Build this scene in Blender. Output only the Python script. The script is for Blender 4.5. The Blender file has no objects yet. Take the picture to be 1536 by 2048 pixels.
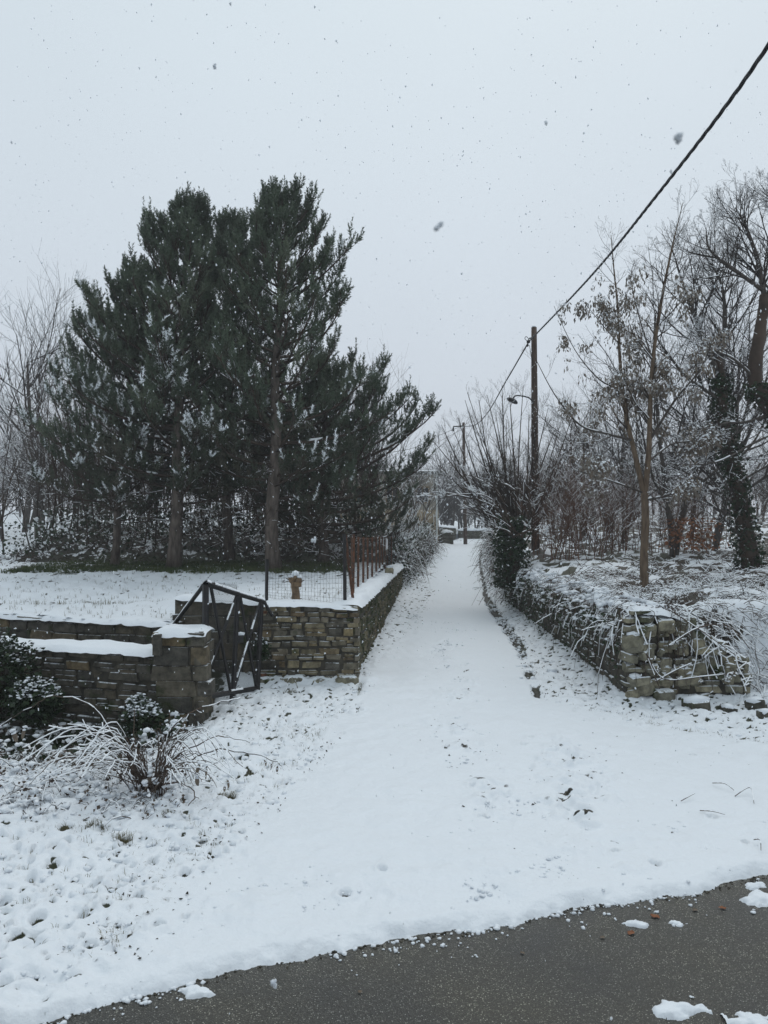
import bpy, bmesh, math, random
import numpy as np
from mathutils import Vector, Matrix, Euler

# ------------------------------------------------------------------ camera, sky, sun, exposure
C = bpy.data.collections.new('Scene'); bpy.context.scene.collection.children.link(C)
sc = bpy.context.scene
F, CX, HZ, H = 1540.0, 768.0, 1050.0, 2.2          # focal length in photo pixels, horizon row, eye height
cd = bpy.data.cameras.new('camera'); cam = bpy.data.objects.new('camera', cd); C.objects.link(cam)
cam.location = (0, 0, H); cam.rotation_euler = (math.radians(90), 0, 0)
cd.sensor_fit = 'VERTICAL'; cd.sensor_height = 36; cd.lens = F/2048*36
cd.shift_y = -(1024-HZ)/2048*1.0
cd.clip_start = 0.05; cd.clip_end = 2000
cd.dof.use_dof = True; cd.dof.focus_distance = 11; cd.dof.aperture_fstop = 10.0
sc.camera = cam

W = bpy.data.worlds.new('World'); sc.world = W; W.use_nodes = True
nt = W.node_tree; nt.nodes.clear()
SUN_EL, SUN_ROT = math.radians(55), math.radians(18)
sky = nt.nodes.new('ShaderNodeTexSky'); sky.sky_type = 'NISHITA'; sky.sun_disc = False
sky.sun_elevation = SUN_EL; sky.sun_rotation = SUN_ROT; sky.air_density = 1.0; sky.dust_density = 3.0
geo = nt.nodes.new('ShaderNodeTexCoord'); sep = nt.nodes.new('ShaderNodeSeparateXYZ')
ramp = nt.nodes.new('ShaderNodeValToRGB')
ramp.color_ramp.elements[0].position = 0.0; ramp.color_ramp.elements[0].color = (.575, .630, .705, 1)
ramp.color_ramp.elements[1].position = 0.75; ramp.color_ramp.elements[1].color = (.655, .750, .800, 1)
e = ramp.color_ramp.elements.new(0.18); e.color = (.605, .665, .735, 1)
nz = nt.nodes.new('ShaderNodeTexNoise'); nz.inputs['Scale'].default_value = 1.6; nz.inputs['Detail'].default_value = 3
mp = nt.nodes.new('ShaderNodeMapRange'); mp.inputs['From Min'].default_value = .3; mp.inputs['From Max'].default_value = .7
mp.inputs['To Min'].default_value = 9.9; mp.inputs['To Max'].default_value = 10.5
sc1 = nt.nodes.new('ShaderNodeVectorMath'); sc1.operation = 'SCALE'
mix = nt.nodes.new('ShaderNodeMixRGB'); mix.inputs[0].default_value = .94
bg = nt.nodes.new('ShaderNodeBackground'); bg.inputs['Strength'].default_value = 0.1
out = nt.nodes.new('ShaderNodeOutputWorld')
L = nt.links.new
L(geo.outputs['Generated'], sep.inputs[0]); L(sep.outputs['Z'], ramp.inputs[0])
L(geo.outputs['Generated'], nz.inputs['Vector']); L(nz.outputs['Fac'], mp.inputs['Value'])
L(ramp.outputs[0], sc1.inputs[0]); L(mp.outputs[0], sc1.inputs['Scale'])
L(sky.outputs[0], mix.inputs[1]); L(sc1.outputs[0], mix.inputs[2]); L(mix.outputs[0], bg.inputs[0]); L(bg.outputs[0], out.inputs[0])

sd = bpy.data.lights.new('sun', 'SUN'); sd.energy = 0.8; sd.angle = math.radians(35); sd.color = (1, .97, .93)
sun = bpy.data.objects.new('sun', sd); C.objects.link(sun)
# the sun stands at compass angle SUN_ROT from +Y, clockwise seen from above
sdir = Vector((math.sin(SUN_ROT)*math.cos(SUN_EL), math.cos(SUN_ROT)*math.cos(SUN_EL), math.sin(SUN_EL)))
sun.rotation_euler = sdir.to_track_quat('Z', 'Y').to_euler()
vs = sc.view_settings; vs.view_transform = 'Standard'; vs.look = 'None'; vs.exposure = 0.08; vs.gamma = 1; vs.use_curve_mapping = False

rnd = random.Random(7); rs = np.random.RandomState(11)
def U(a, b): return rnd.uniform(a, b)

# ------------------------------------------------------------------ noise
def _hash(ix, iy, seed):
    n = (ix.astype(np.int64)*374761393 + iy.astype(np.int64)*668265263 + seed*982451653) & 0x7fffffff
    n = ((n ^ (n >> 13))*1274126177) & 0x7fffffff
    return ((n ^ (n >> 16)) & 0xffff)/65535.0
def vnoise(x, y, s, seed=0):
    x = np.asarray(x, float)/s; y = np.asarray(y, float)/s
    ix = np.floor(x); iy = np.floor(y); fx = x-ix; fy = y-iy
    fx = fx*fx*(3-2*fx); fy = fy*fy*(3-2*fy)
    a = _hash(ix, iy, seed); b = _hash(ix+1, iy, seed); c = _hash(ix, iy+1, seed); d = _hash(ix+1, iy+1, seed)
    return (a*(1-fx)+b*fx)*(1-fy)+(c*(1-fx)+d*fx)*fy
def fbm(x, y, s, o=3, seed=0):
    t = 0; a = .5; k = 0
    for i in range(o):
        # rotate each octave so that the lattice does not line up
        ca, sa = math.cos(.7*i+.3), math.sin(.7*i+.3)
        t = t + a*vnoise(x*ca-y*sa, x*sa+y*ca, s/2**i, seed+i*17); k += a; a *= .5
    return t/k
def sstep(a, b, v): 
    t = np.clip((v-a)/(b-a), 0, 1); return t*t*(3-2*t)

# ------------------------------------------------------------------ terrain lines (metres)
def tab(pts):
    xs = [p[0] for p in pts]; ys = [p[1] for p in pts]
    return lambda v: np.interp(v, xs, ys)
lane_rise = lambda Y: .9*sstep(20, 50, Y) + .35*sstep(50, 110, Y)
lane_l = tab([(0, -2.2), (4, -1.2), (5.2, -.97), (6.6, -.72), (10, -.18), (17.8, .83), (22.6, 1.5), (34.3, 2.3), (46, 3.5), (60, 6.2), (80, 9.5)])
lane_r = tab([(0, 9), (6, 6), (7.5, 3.8), (8.5, 2.6), (9.7, 1.95), (14.1, 2.44), (22, 2.95), (34.3, 4.28), (50, 6.3), (60, 7.9), (80, 12)])
wall_l = tab([(0, -.5), (10.55, -.36), (25.5, .62), (34, 1.7), (46, 3.2), (60, 5.7), (80, 9)])
wall_r = tab([(0, 3), (9.45, 3.0), (14.1, 3.06), (21.2, 3.35), (34.3, 4.65), (50, 6.9), (60, 8.4), (80, 12.6)])
road_edge = tab([(-30, -9), (-4, 2.35), (-2.2, 3.12), (-1.47, 3.40), (-1.3, 3.53), (-.66, 3.81), (-.07, 4.03), (.64, 4.235), (1.25, 4.46), (1.89, 4.61), (2.4, 4.81), (6, 6.05), (30, 14)])
def ground_h(x, y):
    x = np.asarray(x, float); y = np.asarray(y, float)
    dip = .42*sstep(-1.7, -2.9, x)*sstep(6.6, 8.3, y)*sstep(10.6, 9.9, y)
    return lane_rise(y) - dip
def field_edge(x):
    x = np.asarray(x, float)
    return np.where(x < -2.93, 10.55 + (-2.93-x)*.36, np.where(x < -1.7, 10.85, 10.75))
def field_h(x, y):
    x = np.asarray(x, float); y = np.asarray(y, float)
    base = np.interp(y, [10, 11, 14, 19, 26, 40, 60, 120], [.80, .84, .98, 1.13, 1.32, 1.78, 2.3, 3.6])
    near = np.maximum(sstep(-3.5, -2.7, x)*sstep(11.3, 12.5, y), x > -2.93)*sstep(16, 11, y)*.22
    side = np.clip(-x-6, 0, 60)*.018*sstep(18, 34, y)
    drop = sstep(40, 50, y)*sstep(-3, 3, x)*.9
    # bramble mound behind the pines
    mound = .75*sstep(20.3, 22.5, y)*sstep(31, 26, y)*sstep(-11.2, -9, x)*(.45+.9*fbm(x, y, 2.2, 2, 5))
    return base + near + side - drop + mound*sstep(1.6, .4, x)
def bank_h(x, y):
    x = np.asarray(x, float); y = np.asarray(y, float)
    base = np.interp(y, [9, 13, 17, 22, 30, 45, 60, 120], [1.02, 1.08, 1.12, 1.3, 1.75, 2.3, 2.7, 3.9])
    ramp_ = sstep(9.25, 10.6, y - .12*(x-4.4))
    slope = np.where(x > 4.3, ramp_, 1.0)
    slope = slope*(1-sstep(3.9, 4.5, x)*(1-ramp_))
    m = .30*sstep(.2, 1.2, x-wall_r(y))*(fbm(x, y, 1.5, 2, 9)-.25)
    edge = -.14*sstep(.5, .05, x-wall_r(y))
    drop = -sstep(34, 50, y)*sstep(5, 0, x-wall_r(y))*.8
    return base*slope + m*slope + edge + drop

def PX(px, py, Y):
    """a point Y metres ahead that the photograph shows at (px, py)"""
    return Vector(((px-CX)/F*Y, Y, H-(py-HZ)/F*Y))

# ------------------------------------------------------------------ materials
M = {}
def mat(name, col=(.5, .5, .5), rough=.8, metal=0, spec=.3):
    m = bpy.data.materials.new(name); m.use_nodes = True
    b = m.node_tree.nodes['Principled BSDF']
    b.inputs['Base Color'].default_value = (*col, 1); b.inputs['Roughness'].default_value = rough
    b.inputs['Metallic'].default_value = metal; b.inputs['Specular IOR Level'].default_value = spec
    M[name] = m; return m, m.node_tree, b
def noise_col(name, c1, c2, scale, rough=.85, detail=6, bump=0, bscale=None, c3=None, coord='Object', lo=.35, hi=.65, stretch=None, spec=.25):
    m, t, b = mat(name, c1, rough, spec=spec); n = t.nodes; l = t.links.new
    tc = n.new('ShaderNodeTexCoord'); nz = n.new('ShaderNodeTexNoise'); nz.inputs['Scale'].default_value = scale; nz.inputs['Detail'].default_value = detail
    src = tc.outputs[coord]
    if stretch:
        mp = n.new('ShaderNodeMapping'); mp.inputs['Scale'].default_value = stretch; l(src, mp.inputs[0]); src = mp.outputs[0]
    l(src, nz.inputs['Vector'])
    r = n.new('ShaderNodeValToRGB'); r.color_ramp.elements[0].color = (*c1, 1); r.color_ramp.elements[0].position = lo
    r.color_ramp.elements[1].color = (*c2, 1); r.color_ramp.elements[1].position = hi
    if c3: e = r.color_ramp.elements.new((lo+hi)/2); e.color = (*c3, 1)
    l(nz.outputs['Fac'], r.inputs[0]); l(r.outputs[0], b.inputs['Base Color'])
    if bump:
        nb = n.new('ShaderNodeTexNoise'); nb.inputs['Scale'].default_value = bscale or scale*2; nb.inputs['Detail'].default_value = 8; l(src, nb.inputs['Vector'])
        bp = n.new('ShaderNodeBump'); bp.inputs['Strength'].default_value = bump; bp.inputs['Distance'].default_value = .02
        l(nb.outputs['Fac'], bp.inputs['Height']); l(bp.outputs[0], b.inputs['Normal'])
    return m, t, b, r
SNOW = (.73, .765, .805)
# snow lying on things
m, t, b = mat('snow', SNOW, .55, spec=.25)
n = t.nodes; tc = n.new('ShaderNodeTexCoord'); nb = n.new('ShaderNodeTexNoise'); nb.inputs['Scale'].default_value = 30; nb.inputs['Detail'].default_value = 6
bp = n.new('ShaderNodeBump'); bp.inputs['Strength'].default_value = .35; bp.inputs['Distance'].default_value = .02
t.links.new(tc.outputs['Object'], nb.inputs['Vector']); t.links.new(nb.outputs['Fac'], bp.inputs['Height']); t.links.new(bp.outputs[0], b.inputs['Normal'])
m, t, b = mat('twig_snow', (.88, .905, .93), .6, spec=.2)
m, t, b = mat('flake', (.9, .92, .95), .6, spec=.1); n = t.nodes; tr_ = n.new('ShaderNodeBsdfTranslucent'); tr_.inputs['Color'].default_value = (.9, .93, .96, 1); ms_ = n.new('ShaderNodeMixShader'); ms_.inputs[0].default_value = .55
t.links.new(b.outputs[0], ms_.inputs[1]); t.links.new(tr_.outputs[0], ms_.inputs[2]); t.links.new(ms_.outputs[0], n['Material Output'].inputs['Surface'])
# snow sheets: thin snow lets soil, litter and grass show (attributes written per vertex)
def sheet_mat(name, soil1, soil2, grass):
    m, t, b = mat(name, SNOW, .55, spec=.25); n = t.nodes; l = t.links.new
    tc = n.new('ShaderNodeTexCoord'); at = n.new('ShaderNodeAttribute'); at.attribute_name = 'bare'; ag = n.new('ShaderNodeAttribute'); ag.attribute_name = 'green'
    nz = n.new('ShaderNodeTexNoise'); nz.inputs['Scale'].default_value = 28; nz.inputs['Detail'].default_value = 5; l(tc.outputs['Object'], nz.inputs['Vector'])
    add = n.new('ShaderNodeMath'); add.operation = 'ADD'; l(at.outputs['Fac'], add.inputs[0])
    sb = n.new('ShaderNodeMath'); sb.operation = 'MULTIPLY_ADD'; l(nz.outputs['Fac'], sb.inputs[0]); sb.inputs[1].default_value = .5; sb.inputs[2].default_value = -.25
    l(sb.outputs[0], add.inputs[1])
    mr = n.new('ShaderNodeMapRange'); mr.inputs['From Min'].default_value = .42; mr.inputs['From Max'].default_value = .62; l(add.outputs[0], mr.inputs['Value'])
    soil = n.new('ShaderNodeValToRGB'); soil.color_ramp.elements[0].color = (*soil1, 1); soil.color_ramp.elements[1].color = (*soil2, 1); soil.color_ramp.elements[0].position = .35; soil.color_ramp.elements[1].position = .7
    l(nz.outputs['Fac'], soil.inputs[0])
    mg = n.new('ShaderNodeMixRGB'); l(ag.outputs['Fac'], mg.inputs[0]); l(soil.outputs[0], mg.inputs[1]); mg.inputs[2].default_value = (*grass, 1)
    mx = n.new('ShaderNodeMixRGB'); l(mr.outputs[0], mx.inputs[0]); mx.inputs[1].default_value = (*SNOW, 1); l(mg.outputs[0], mx.inputs[2]); l(mx.outputs[0], b.inputs['Base Color'])
    n2 = n.new('ShaderNodeTexNoise'); n2.inputs['Scale'].default_value = 26; n2.inputs['Detail'].default_value = 8; n2.inputs['Roughness'].default_value = .6; l(tc.outputs['Object'], n2.inputs['Vector'])
    bp = n.new('ShaderNodeBump'); bp.inputs['Strength'].default_value = .5; bp.inputs['Distance'].default_value = .02
    l(n2.outputs['Fac'], bp.inputs['Height']); l(bp.outputs[0], b.inputs['Normal'])
sheet_mat('snow_sheet', (.008, .008, .006), (.045, .040, .026), (.028, .040, .015))
sheet_mat('bank_sheet', (.014, .012, .009), (.06, .048, .034), (.05, .06, .03))

# asphalt with pale aggregate
m, t, b = mat('asphalt', (.05, .05, .045), .6, spec=.35); n = t.nodes; l = t.links.new
tc = n.new('ShaderNodeTexCoord')
vo = n.new('ShaderNodeTexVoronoi'); vo.inputs['Scale'].default_value = 135; l(tc.outputs['Object'], vo.inputs['Vector'])
cr = n.new('ShaderNodeValToRGB'); els = cr.color_ramp.elements
els[0].position = 0; els[0].color = (.045, .044, .040, 1); els[1].position = .97; els[1].color = (.36, .355, .32, 1)
e = els.new(.55); e.color = (.075, .073, .064, 1); e = els.new(.84); e.color = (.13, .126, .108, 1)
sp = n.new('ShaderNodeSeparateColor'); l(vo.outputs['Color'], sp.inputs[0]); l(sp.outputs[0], cr.inputs[0])
md = n.new('ShaderNodeMath'); md.operation = 'LESS_THAN'; md.inputs[1].default_value = .42; l(vo.outputs['Distance'], md.inputs[0])
mx = n.new('ShaderNodeMixRGB'); l(md.outputs[0], mx.inputs[0]); mx.inputs[1].default_value = (.036, .034, .029, 1); l(cr.outputs[0], mx.inputs[2])
big = n.new('ShaderNodeTexNoise'); big.inputs['Scale'].default_value = 1.6; big.inputs['Detail'].default_value = 4; l(tc.outputs['Object'], big.inputs['Vector'])
m2 = n.new('ShaderNodeMixRGB'); m2.blend_type = 'MULTIPLY'; m2.inputs[0].default_value = 1; l(mx.outputs[0], m2.inputs[1])
br = n.new('ShaderNodeValToRGB'); br.color_ramp.elements[0].position = .3; br.color_ramp.elements[0].color = (.62, .64, .67, 1); br.color_ramp.elements[1].position = .7; br.color_ramp.elements[1].color = (1.22, 1.2, 1.10, 1)
l(big.outputs['Fac'], br.inputs[0]); l(br.outputs[0], m2.inputs[2]); l(m2.outputs[0], b.inputs['Base Color'])
bp = n.new('ShaderNodeBump'); bp.inputs['Strength'].default_value = .7; bp.inputs['Distance'].default_value = .004; bp.invert = True
l(vo.outputs['Distance'], bp.inputs['Height']); l(bp.outputs[0], b.inputs['Normal'])
rr = n.new('ShaderNodeMapRange'); rr.inputs['To Min'].default_value = .22; rr.inputs['To Max'].default_value = .68; l(big.outputs['Fac'], rr.inputs['Value']); l(rr.outputs[0], b.inputs['Roughness'])

# stones: colour differs per stone; snow caught on upward faces
def stone_mat(name, cols, moss=0.0, snow=.5, mosscol=(.035, .045, .015)):
    m, t, b = mat(name, cols[0], .9, spec=.2); n = t.nodes; l = t.links.new
    tc = n.new('ShaderNodeTexCoord'); oi = n.new('ShaderNodeObjectInfo'); ge = n.new('ShaderNodeNewGeometry')
    rr = n.new('ShaderNodeMath'); rr.operation = 'FRACT'; ad = n.new('ShaderNodeMath'); ad.operation = 'ADD'
    l(oi.outputs['Random'], ad.inputs[0]); l(ge.outputs['Random Per Island'], ad.inputs[1]); l(ad.outputs[0], rr.inputs[0])
    cr = n.new('ShaderNodeValToRGB'); cr.color_ramp.interpolation = 'LINEAR'
    els = cr.color_ramp.elements
    els[0].color = (*cols[0], 1); els[1].color = (*cols[-1], 1)
    for i, c in enumerate(cols[1:-1]): e = els.new((i+1)/(len(cols)-1)); e.color = (*c, 1)
    l(rr.outputs[0], cr.inputs[0])
    nz = n.new('ShaderNodeTexNoise'); nz.inputs['Scale'].default_value = 9; nz.inputs['Detail'].default_value = 9; nz.inputs['Roughness'].default_value = .68
    l(ge.outputs['Position'], nz.inputs['Vector'])
    mr = n.new('ShaderNodeValToRGB'); mr.color_ramp.elements[0].position = .32; mr.color_ramp.elements[0].color = (.38, .37, .36, 1); mr.color_ramp.elements[1].position = .68; mr.color_ramp.elements[1].color = (1.35, 1.32, 1.25, 1)
    l(nz.outputs['Fac'], mr.inputs[0])
    mu = n.new('ShaderNodeMixRGB'); mu.blend_type = 'MULTIPLY'; mu.inputs[0].default_value = 1; l(cr.outputs[0], mu.inputs[1]); l(mr.outputs[0], mu.inputs[2])
    src = mu.outputs[0]
    n3 = n.new('ShaderNodeTexNoise'); n3.inputs['Scale'].default_value = 3.2; n3.inputs['Detail'].default_value = 7; l(ge.outputs['Position'], n3.inputs['Vector'])
    mm = n.new('ShaderNodeMapRange'); mm.inputs['From Min'].default_value = .62-moss*.35; mm.inputs['From Max'].default_value = .72-moss*.3; l(n3.outputs['Fac'], mm.inputs['Value'])
    mg = n.new('ShaderNodeMixRGB'); l(mm.outputs[0], mg.inputs[0]); l(src, mg.inputs[1]); mg.inputs[2].default_value = (*mosscol, 1)
    # snow on ledges and wind-blown specks
    sn = n.new('ShaderNodeSeparateXYZ'); l(ge.outputs['Normal'], sn.inputs[0])
    s1 = n.new('ShaderNodeMath'); s1.operation = 'MULTIPLY_ADD'; l(nz.outputs['Fac'], s1.inputs[0]); s1.inputs[1].default_value = 1.0; s1.inputs[2].default_value = snow-1.0
    s2 = n.new('ShaderNodeMath'); s2.operation = 'ADD'; l(sn.outputs['Z'], s2.inputs[0]); l(s1.outputs[0], s2.inputs[1])
    s3 = n.new('ShaderNodeMapRange'); s3.inputs['From Min'].default_value = .42; s3.inputs['From Max'].default_value = .5; l(s2.outputs[0], s3.inputs['Value'])
    ms = n.new('ShaderNodeMixRGB'); l(s3.outputs[0], ms.inputs[0]); l(mg.outputs[0], ms.inputs[1]); ms.inputs[2].default_value = (.78, .82, .86, 1)
    l(ms.outputs[0], b.inputs['Base Color'])
    nb = n.new('ShaderNodeTexNoise'); nb.inputs['Scale'].default_value = 22; nb.inputs['Detail'].default_value = 8; nb.inputs['Roughness'].default_value = .65; l(ge.outputs['Position'], nb.inputs['Vector'])
    bp = n.new('ShaderNodeBump'); bp.inputs['Strength'].default_value = .8; bp.inputs['Distance'].default_value = .03
    l(nb.outputs['Fac'], bp.inputs['Height']); l(bp.outputs[0], b.inputs['Normal'])
stone_mat('stone_grey', [(.066, .064, .058), (.105, .098, .084), (.082, .079, .071), (.125, .112, .086), (.09, .086, .076), (.165, .13, .08)], moss=.1, snow=.02)
stone_mat('stone_tan', [(.10, .095, .085), (.22, .19, .125), (.13, .125, .11), (.30, .26, .17), (.16, .12, .075), (.20, .18, .14), (.09, .088, .08), (.26, .21, .12)], moss=0.0, snow=.0)
stone_mat('stone_moss', [(.09, .085, .06), (.15, .13, .085), (.11, .105, .07), (.20, .17, .11)], moss=.5, snow=-.1, mosscol=(.035, .042, .016))
stone_mat('stone_rubble', [(.17, .165, .13), (.24, .23, .175), (.20, .195, .16), (.30, .275, .20), (.22, .21, .165)], moss=.2, snow=.12)
stone_mat('stone_dark', [(.07, .068, .058), (.11, .105, .088), (.085, .083, .07), (.14, .13, .105)], moss=.3, snow=.10)
noise_col('mortar', (.03, .028, .022), (.075, .066, .05), 8, bump=.6)
noise_col('concrete', (.075, .075, .072), (.14, .137, .125), 5, bump=.4, bscale=25, detail=10)

noise_col('bark_pine', (.065, .052, .043), (.16, .13, .11), 14, bump=.9, stretch=(1, 1, .25))
noise_col('bark_grey', (.045, .038, .034), (.095, .08, .07), 16, bump=.7, stretch=(1, 1, .3))
noise_col('bark_brown', (.075, .052, .036), (.16, .115, .078), 18, bump=.6, stretch=(1, 1, .25))
noise_col('bark_red', (.080, .040, .028), (.16, .085, .055), 6)
noise_col('twig_grey', (.030, .025, .024), (.066, .054, .050), 2)
noise_col('twig_dark', (.032, .022, .017), (.075, .053, .040), 3)
noise_col('bramble_stem', (.045, .032, .026), (.105, .075, .055), 3)
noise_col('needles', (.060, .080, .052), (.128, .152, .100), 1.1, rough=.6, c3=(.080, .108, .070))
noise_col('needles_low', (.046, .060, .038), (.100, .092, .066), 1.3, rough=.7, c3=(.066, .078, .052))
noise_col('ivy_leaf', (.010, .022, .010), (.030, .050, .020), 7, rough=.45)
noise_col('dead_leaf', (.10, .075, .055), (.20, .165, .13), 9)
noise_col('seed_leaf', (.13, .11, .09), (.30, .27, .235), 5)
noise_col('red_leaf', (.16, .06, .03), (.26, .12, .06), 9)
noise_col('grass', (.030, .05, .016), (.085, .105, .04), 3)
noise_col('dry_grass', (.07, .065, .03), (.17, .15, .08), 5)
noise_col('pole_wood', (.045, .030, .024), (.11, .075, .058), 9, bump=.5, stretch=(3, 3, .3))
noise_col('black_iron', (.006, .006, .007), (.022, .019, .018), 14, rough=.5, bump=.3, spec=.4)
noise_col('rusty_iron', (.05, .028, .02), (.15, .065, .035), 18, bump=.5)
mat('fence_wire', (.06, .055, .05), .6, .4); mat('cable_black', (.008, .008, .01), .5)
mat('lamp_metal', (.05, .055, .06), .5, .3); mat('pipe_white', (.55, .57, .56), .5)
noise_col('plaster', (.22, .20, .17), (.33, .30, .25), 1.6, bump=.3, bscale=9)
noise_col('plaster_tan', (.24, .19, .12), (.36, .29, .20), 2.2, bump=.3, bscale=9)
noise_col('old_wood', (.11, .075, .04), (.24, .16, .08), 5, stretch=(4, 4, .4))
noise_col('roof_slab', (.10, .10, .09), (.17, .165, .15), 4)
mat('dark_glass', (.02, .022, .025), .15, spec=.6)
noise_col('cut_wood', (.10, .065, .04), (.22, .15, .09), 14, bump=.6)

# ------------------------------------------------------------------ mesh helpers
def mesh_np(name, V, faces, smooth=False):
    """V (n,3); faces (m,k) one size of polygon"""
    V = np.asarray(V, np.float32); faces = np.asarray(faces, np.int32)
    me = bpy.data.meshes.new(name); me.vertices.add(len(V)); me.vertices.foreach_set('co', V.ravel())
    k = faces.shape[1]; me.loops.add(faces.size); me.loops.foreach_set('vertex_index', faces.ravel())
    me.polygons.add(len(faces)); me.polygons.foreach_set('loop_start', np.arange(0, faces.size, k, dtype=np.int32))
    if smooth: me.polygons.foreach_set('use_smooth', np.ones(len(faces), bool))
    me.update(calc_edges=True); return me
def link(name, me, material, parent=None, loc=None, kind=None):
    o = bpy.data.objects.new(name, me); C.objects.link(o)
    if material and me and not me.materials: me.materials.append(M[material])
    if parent: o.parent = parent
    if loc is not None: o.location = loc
    if kind: o['kind'] = kind
    return o
def tag(o, label=None, cat=None, group=None, kind=None):
    if label: o['label'] = label
    if cat: o['category'] = cat
    if group: o['group'] = group
    if kind: o['kind'] = kind
    return o
def thing(name, label, cat, loc=(0, 0, 0), rz=0, group=None):
    o = bpy.data.objects.new(name, None); C.objects.link(o); o.location = loc; o.rotation_euler = (0, 0, rz); o.empty_display_size = .2
    return tag(o, label, cat, group)
def tube_arrays(S, sides=3):
    S = np.asarray(S, float).reshape(-1, 8)
    A, B, ra, rb = S[:, :3], S[:, 3:6], S[:, 6], S[:, 7]
    d = B-A; ln = np.linalg.norm(d, axis=1, keepdims=True); ln[ln == 0] = 1; d = d/ln
    ref = np.where(np.abs(d[:, 2:3]) > .95, np.array([[1., 0, 0]]), np.array([[0, 0, 1.]]))
    u = np.cross(d, ref); u /= np.linalg.norm(u, axis=1, keepdims=True); v = np.cross(u, d)
    n = len(S); V = np.empty((n, 2, sides, 3))
    for k in range(sides):
        a = 2*math.pi*k/sides + math.pi/2
        o = math.cos(a)*u + math.sin(a)*v
        V[:, 0, k] = A + o*ra[:, None]; V[:, 1, k] = B + o*rb[:, None]
    idx = np.arange(n)[:, None]*2*sides
    f = [np.concatenate([idx+k, idx+(k+1) % sides, idx+sides+(k+1) % sides, idx+sides+k], 1) for k in range(sides)]
    return V.reshape(-1, 3), np.stack(f, 1).reshape(-1, 4)
def tubes(name, S, material, parent=None, sides=3, smooth=True, kind=None, origin=(0, 0, 0)):
    if len(S) == 0: return None
    V, f = tube_arrays(S, sides); V = V - np.asarray(origin)
    return link(name, mesh_np(name, V, f, smooth), material, parent, kind=kind)
def snow_on(S, prob=.7, rmin=.004, k=.95, minflat=.8, lift=.75, seed=1, rmax=.05):
    """ridges of snow lying along the flatter twigs"""
    S = np.asarray(S, float).reshape(-1, 8); r = np.random.RandomState(seed)
    d = S[:, 3:6]-S[:, :3]; ln = np.linalg.norm(d, axis=1)+1e-9
    pt = fbm(S[:, 0]+.6*S[:, 1], S[:, 2]-.5*S[:, 1], .45, 2, seed+50)
    keep = (np.abs(d[:, 2])/ln < minflat) & (r.rand(len(S)) < prob*np.clip((pt-.30)*3.2, .08, 1.15))
    T = S[keep].copy()
    w = r.uniform(.7, 1.25, len(T))
    for c in (6, 7):
        R = T[:, c].copy(); sr = np.clip(np.maximum(R*k*.85, rmin*.72), 0, rmax)*w
        T[:, c] = sr; T[:, (c-6)*3+2] += R*lift + sr*.35
    return T
def lofted(pts, radii, sides=10, jitter=.0, seed=0, cap=True):
    """closed swept surface through points, for trunks and poles"""
    r = random.Random(seed); pts = [Vector(p) for p in pts]; V = []; fcs = []
    prev = None
    for i, p in enumerate(pts):
        d = (pts[min(i+1, len(pts)-1)]-pts[max(i-1, 0)]).normalized()
        if prev is None:
            ref = Vector((0, 1, 0)) if abs(d.y) < .9 else Vector((1, 0, 0)); u = d.cross(ref).normalized()
        else: u = (prev - d*prev.dot(d)).normalized()
        prev = u; v = d.cross(u)
        for k in range(sides):
            a = 2*math.pi*k/sides; rr = radii[i]*(1+r.uniform(-jitter, jitter)); V.append(p+(u*math.cos(a)+v*math.sin(a))*rr)
    for i in range(len(pts)-1):
        for k in range(sides):
            a = i*sides+k; b_ = i*sides+(k+1) % sides; fcs.append((a, b_, b_+sides, a+sides))
    if cap:
        for base in (0, (len(pts)-1)*sides):
            c = len(V); V.append(pts[0] if base == 0 else pts[-1])
            for k in range(0, sides, 1):
                a, b_ = base+k, base+(k+1) % sides
                fcs.append((a, b_, c, c) if base else (b_, a, c, c))
    return V, fcs
def loft_obj(name, pts, radii, material, parent=None, sides=10, jitter=0., seed=0, origin=None, kind=None):
    V, fc = lofted(pts, radii, sides, jitter, seed)
    if origin is not None: V = [v-Vector(origin) for v in V]
    me = bpy.data.meshes.new(name); me.from_pydata([tuple(v) for v in V], [], [f if f[2] != f[3] else f[:3] for f in fc])
    for p in me.polygons: p.use_smooth = True
    me.update(); return link(name, me, material, parent, kind=kind)
def boxes_mesh(name, L_):
    V = []; Fc = []
    for (c, s, rz) in L_:
        b0 = len(V); ca, sa = math.cos(rz), math.sin(rz)
        for dx in (-1, 1):
            for dy in (-1, 1):
                for dz in (-1, 1):
                    x, y = dx*s[0]/2, dy*s[1]/2; V.append((c[0]+x*ca-y*sa, c[1]+x*sa+y*ca, c[2]+dz*s[2]/2))
        Fc += [tuple(b0+i for i in q) for q in ((0, 1, 3, 2), (4, 6, 7, 5), (0, 4, 5, 1), (2, 3, 7, 6), (0, 2, 6, 4), (1, 5, 7, 3))]
    me = bpy.data.meshes.new(name); me.from_pydata(V, [], Fc); me.update(); return me
def bar_mesh(name, A, B, w, h):
    """square bar from A to B"""
    V, f = tube_arrays([[*A, *B, w*.707, w*.707]], 4)
    return mesh_np(name, V, f)
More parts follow.
